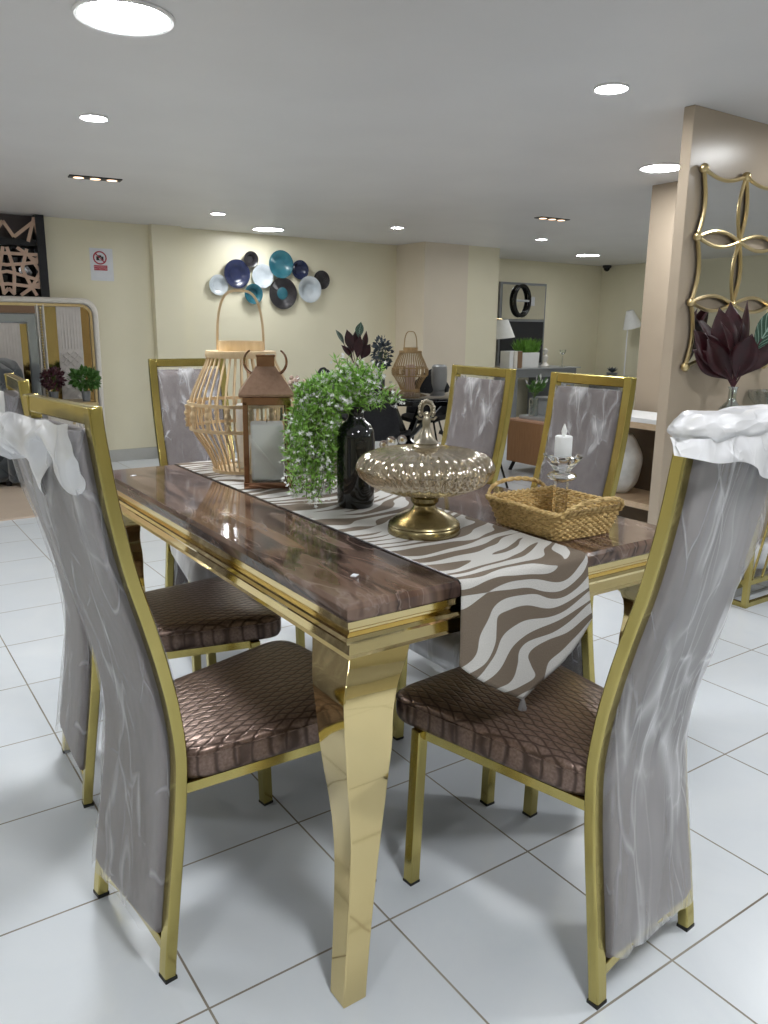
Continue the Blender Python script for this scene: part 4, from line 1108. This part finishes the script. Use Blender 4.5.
cone_lamp((8.16, 5.75, .606), 'slim white standing lamp with tilted cone shade at far right', .84, .045, .125, .22, -.30)
o = empty('succulent_pot', (8.10, 5.90, .606), 0, 'small grey succulent bowl at the foot of the slim white lamp', 'plant')
MB().lathe([(.001, 0), (.05, 0), (.075, .05), (.07, .055), (.001, .05)], 24).build('pot', M['grey'], o)
b = MB()
for k in range(18): leaf_quad(b, (0, 0, .05), (math.cos(k * 2.4), math.sin(k * 2.4), .5 + .05 * k), (0, 0, 1), .10, .04)
b.build('leaves', M['leaf_blue'], o, smooth=False)
for k, (x, wd, mt, l) in enumerate([(6.16, .06, 'white', 'white book leftmost beside the planter'), (6.235, .05, 'cream', 'cream book in the row beside the planter'), (6.30, .07, 'red', 'red brown book next to the white planter')]):
    o = empty('book', (x, 5.86, .7525), 0, l, 'book', 'books on the dressing table')
    MB().b2((-wd / 2, -.08, 0), (wd / 2, .08, .20)).build('cover', M['brown'] if mt == 'red' else M[mt], o, smooth=False, bevel=.003)
    MB().b2((-wd / 2 + .006, -.078, .196), (wd / 2 - .006, .078, .2015)).build('pages', M['paper'], o, smooth=False)
pt = empty('grass_planter', (6.55, 5.92, .7525), 0, 'white box planter with bright green grass before the dressing table mirror', 'plant')
MB().box((0, 0, .09), (.27, .13, .18), taper=1.06).build('pot', M['white'], pt, smooth=False, bevel=.006)
random.seed(21); b = MB()
for k in range(520):
    p = Vector((random.uniform(-.13, .13), random.uniform(-.06, .06), .17)); d = Vector((p.x * 2.2 + random.uniform(-.5, .5), random.uniform(-.5, .5), 1)); leaf_quad(b, p, d, rv(), random.uniform(.09, .2), .016)
b.build('grass_blades', M['leaf_grass'], pt, smooth=False)
o = tag(MB().lathe([(.001, 0), (.05, 0), (.055, .02), (.02, .06), (.03, .10), (.035, .13), (.015, .16), (.028, .19), (.03, .21), (.001, .235)], 20).build('figurine', M['cream'], loc=(6.80, 5.86, .7525)), 'pale figurine right of the white grass planter', 'figurine')
o = tag(MB().lathe([(.001, 0), (.04, 0), (.04, .008), (.008, .014), (.006, .15), (.03, .17), (.04, .21), (.037, .21), (.026, .173), (.001, .165)], 20).build('candlestick', M['vase_glass'], loc=(7.10, 5.86, .7525)), 'slender glass candlestick alone on the dressing table', 'candlestick')

SB = empty('sideboard', (4.37, 3.9, 0), 0, 'walnut sideboard with black splayed legs behind the far side chairs', 'sideboard')
MB().b2((0, -.95, .085), (.42, 0, .44)).build('body', M['walnut'], SB, smooth=False, bevel=.003)
MB().b2((-.004, -.955, .44), (.425, .005, .455)).build('top', M['walnut_top'], SB, smooth=False, bevel=.002)
for k in range(2):
    dr = MB().b2((.42, -.94 + .47 * k, .1), (.432, -.49 + .47 * k, .43)).build('door', M['walnut'], SB, smooth=False); MB().sphere((.438, -.52 + .1 * k, .27), .01, 6).build('knob', M['frame_gold'], dr)
for sx in (0, 1):
    for sy in (0, 1):
        x = .05 + .32 * sx; y = -.05 - .85 * sy; MB().bar([(x, y, .086), (x + (.02 if sx else -.02), y + (-.03 if sy else .03), 0)], (1, 0, 0), .022, .022).build('leg', M['black'], SB, smooth=False)
o = empty('grey_tray', (4.60, 3.62, .4555), 0, 'grey tiered display tray on the walnut sideboard', 'tray')
MB().b2((-.16, -.22, 0), (.16, .22, .03)).build('lower_tray', M['grey_light'], o, smooth=False, bevel=.004)
MB().b2((-.02, -.2, .03), (.14, .2, .16)).build('box', M['grey_light'], o, smooth=False, bevel=.004)
MB().b2((-.03, -.21, .16), (.15, .21, .18)).build('upper_tray', M['grey'], o, smooth=False)
v = empty('glass_jar', (4.47, 3.70, .4865), 0, 'clear glass jar of flowers on the grey tray', 'vase')
MB().lathe([(.001, 0), (.035, 0), (.04, .01), (.042, .12), (.036, .15), (.034, .15), (.039, .12), (.036, .012), (.001, .008)], 24).build('body', M['bottle'], v)
o = empty('flower_bunch', (4.47, 3.70, .4865 + .15), 0, 'green and white flower bunch in the jar on the sideboard', 'flowers')
random.seed(31); s_, l_, f_ = MB(), MB(), MB()
for k in range(26):
    d = Vector((random.uniform(-.6, .6), random.uniform(-.6, .6), 1)).normalized(); e = d * random.uniform(.1, .17); s_.tube([(0, 0, -.12), (0, 0, 0), e], .002, 4)
    for _ in range(7): leaf_quad(l_, e * random.uniform(.4, 1), d + rv(.9), rv(), .05, .016)
    if k % 2: leaf_quad(f_, e, d, rv(), .05, .02)
s_.build('stems', M['stem'], o); l_.build('leaves', M['leaf_mid'], o, smooth=False); f_.build('blossoms', M['blossom'], o, smooth=False)

# timber rack by the pier
RK = empty('timber_rack', (3.52, 1.93, 0), 0, 'pale timber display rack between the far chair and the tan partition', 'rack')
for z in (.66, .20): MB().b2((-.18, -.42, z), (.18, .36, z + .035)).build('shelf_board', M['wood_plank'], RK, smooth=False, bevel=.003)
for sx in (-1, 1):
    for sy in (-.38, .32): MB().b2((sx * .16 - .02, sy - .02, 0), (sx * .16 + .02, sy + .02, .66)).build('post', M['wood_plank'], RK, smooth=False)
MB().b2((.165, -.40, .03), (.18, .34, .655)).build('back_board', M['taupe_dark'], RK, smooth=False)
MB().b2((-.18, -.42, .695), (.18, .36, .722)).build('white_top', M['white'], RK, smooth=False, bevel=.003)
b = MB(); rings = []
for k in range(14):
    z = .235 + .36 * k / 13; rr = .11 * math.sin(PI * (k + 1) / 15) ** .5
    rings.append([(rr * math.cos(a) * (1 + .15 * nz(math.cos(a) * 2, math.sin(a) * 2, z * 9, 2)), 1.3 * rr * math.sin(a) * (1 + .15 * nz(math.cos(a) * 2, math.sin(a) * 2, z * 9, 5)), z) for a in [2 * PI * i / 28 for i in range(28)]])
b.loops(rings); o = b.build('wrapped_bundle', noisy('milky_wrap', (.5, .51, .5), (.7, .71, .7), 12, .35, .5, .01), loc=(3.50, 1.98, .0005), angle=180)
tag(o, 'milky plastic wrapped bundle on the lower board of the timber rack', 'bundle')

# ---------------------------------------------------------------- partition wall: mirror, console, plant
MR = empty('lattice_mirror', (2.50, .906, 0), 0, 'gold quatrefoil lattice mirror hung on the tan partition wall', 'mirror')
nx = [0, .292, .584]; nzv = [1.833, 1.577, 1.322, 1.062]; AMP = .030
def arc(a, b_, side, n=14):
    a, b_ = Vector(a), Vector(b_); d = b_ - a; nn = Vector((-d[1], d[0])).normalized() * side
    return [a + d * (k / n) + nn * (AMP * math.sin(PI * k / n) ** 1.0) for k in range(n + 1)]
for i in range(2):
    for j in range(3):
        A, B_, C_, D_ = (nx[i], nzv[j + 1]), (nx[i + 1], nzv[j + 1]), (nx[i + 1], nzv[j]), (nx[i], nzv[j])
        poly = []
        for p, q in ((A, B_), (B_, C_), (C_, D_), (D_, A)): poly += arc(p, q, 1)[:-1]
        MB().prism(poly, (0, -.012, 0), (1, 0, 0), (0, 0, 1), .006).build('mirror_pane', M['mirror'], MR, smooth=False)
b = MB()
def rod(pts): b.tube([(p[0], -.017, p[1]) for p in pts], .0085, 8)
for j in range(4):
    for i in range(2):
        p, q = (nx[i], nzv[j]), (nx[i + 1], nzv[j])
        if j > 0: rod(arc(p, q, -1) if False else arc(p, q, 1)) if j < 4 else None
        if j == 0: rod(arc(p, q, -1))
        elif j < 3: rod(arc(p, q, -1))
for i in range(3):
    for j in range(3):
        p, q = (nx[i], nzv[j]), (nx[i], nzv[j + 1])
        if i < 2: rod(arc(p, q, 1))
        if i > 0: rod(arc(p, q, -1))
b.build('gold_lattice', M['frame_gold'], MR)
b = MB()
for x in nx:
    for z in nzv: b.sphere((x, -.019, z), .019 if x in (0, .584) or z in (nzv[0], nzv[3]) else .014, 7)
b.build('boss_knobs', M['frame_gold'], MR)

CT = empty('console_table', (0, 0, 0), 0, 'gold framed console table below the lattice mirror', 'console table')
CT.location = (3.05, .80, 0)
def cb(lo, hi): return (lo[0] - 3.05, lo[1] - .80, lo[2]), (hi[0] - 3.05, hi[1] - .80, hi[2])
b = MB()
for z in (0, .105):
    for lo, hi in (((2.82, .685, z), (3.6, .705, z + .022)), ((2.82, .865, z), (3.6, .885, z + .022)), ((2.82, .685, z), (2.84, .885, z + .022)), ((3.58, .685, z), (3.6, .885, z + .022))): b.b2(*cb(lo, hi))
b.build('base_frame', M['gold'], CT, smooth=False)
for x in (2.83, 3.59):
    for y in (.695, .875): MB().b2(*cb((x - .012, y - .012, 0), (x + .012, y + .012, .72))).build('leg', M['gold'], CT, smooth=False)
b = MB()
for k in range(9):
    x = 2.86 + .085 * k; b.bar([(x - 3.05, -.105, .12), (x + .10 - 3.05 , -.105, .42 if x < 3.45 else .3)], (0, 1, 0), .008, .008)
b.build('slant_bars', M['gold'], CT, smooth=False)
MB().b2(*cb((2.85, .70, .118), (3.57, .87, .127))).build('glass_shelf', M['pane'], CT, smooth=False)
MB().b2(*cb((2.50, .665, .72), (3.75, .895, .75))).build('top', M['grey_light'], CT, smooth=False, bevel=.003)
b = MB(); rings = []
for k in range(10):
    z = .128 + .12 * k / 9; rr = math.sin(PI * (k + 1.5) / 12) ** .4
    rings.append([(.16 * rr * math.cos(a) * (1 + .2 * nz(math.cos(a) * 3, math.sin(a) * 3, z * 20, 3)), .055 * rr * math.sin(a) * (1 + .2 * nz(math.cos(a) * 3, math.sin(a) * 3, z * 20, 6)), z) for a in [2 * PI * i / 32 for i in range(32)]])
b.loops(rings); o = b.build('plastic_bag', noisy('white_bag', (.68, .68, .7), (.82, .82, .84), 12, .35, .5, .01), loc=(3.12, .79, .0005), angle=180); tag(o, 'crumpled white plastic bag on the low shelf of the gold console', 'bag')
leaf_vase((2.650, .755, .7505), 'large burgundy leaf bouquet before the lattice mirror', 'clear bottle vase before the lattice mirror',
          [(dirn(-.78, 1, .1), .24, .11, .04, 0), (dirn(-.52, 1, .2), .29, .11, .05, 0), (dirn(-.24, 1, .15), .25, .10, .07, 0), (dirn(-.02, 1, .25), .30, .10, .05, 0), (dirn(.18, 1, .3), .30, .10, .06, 0), (dirn(.40, 1, -.25), .22, .09, .14, 1),
           (dirn(.66, .85, 0), .23, .10, .04, 0), (dirn(-.25, 1, -.25), .25, .12, .02, 0), (dirn(.1, 1, -.35), .2, .11, .02, 0), (dirn(-.6, .8, -.2), .2, .10, .02, 0), (dirn(.4, .9, .2), .22, .1, .05, 0), (dirn(-.9, .7, -.05), .19, .09, .03, 0)], .235)
o = empty('crystal_bowl', (3.06, .79, .7505), 0, 'cut crystal bowl with scalloped rim right of the bottle vase', 'bowl')
MB().lathe([(.001, 0), (.05, 0), (.03, .03), (.03, .07), (.07, .11), (.115, .17), (.118, .20), (.112, .20), (.065, .118), (.001, .085)], 64, ripple=lambda a, r, z: .05 * math.sin(a * 10) * (z > .15)).build('body', M['bottle'], o, angle=180)

# ---------------------------------------------------------------- world, camera, view
wd = bpy.data.worlds.new('World'); SC.world = wd; wd.use_nodes = True
wd.node_tree.nodes['Background'].inputs[0].default_value = (.9, .95, 1, 1); wd.node_tree.nodes['Background'].inputs[1].default_value = .3
cam = bpy.data.cameras.new('camera'); co = bpy.data.objects.new('camera', cam); COL.objects.link(co)
r_ = Vector((.82396079, -.56653188, .01141276)); u_ = Vector((.11942099, .19330326, .97384417)); f_ = Vector((.55391989, .80104649, -.22693011))
mw = Matrix((r_, u_, -f_)).transposed().to_4x4(); mw.translation = Vector((-.42749304, -1.15843727, 1.20837179)); co.matrix_world = mw
cam.sensor_fit = 'VERTICAL'; cam.sensor_height = 24; cam.sensor_width = 18; cam.lens = 792.38 / 1024 * 24; cam.clip_start = .02
SC.camera = co
vs = SC.view_settings; SC.display_settings.display_device = 'sRGB'
vs.view_transform = 'Standard'; vs.look = 'None'; vs.gamma = 1; vs.use_curve_mapping = False; vs.exposure = 1.3
cy = SC.cycles
cy.max_bounces = 12; cy.transparent_max_bounces = 24; cy.transmission_bounces = 10; cy.glossy_bounces = 6; cy.diffuse_bounces = 5
cy.caustics_reflective = False; cy.caustics_refractive = False; cy.sample_clamp_indirect = 6
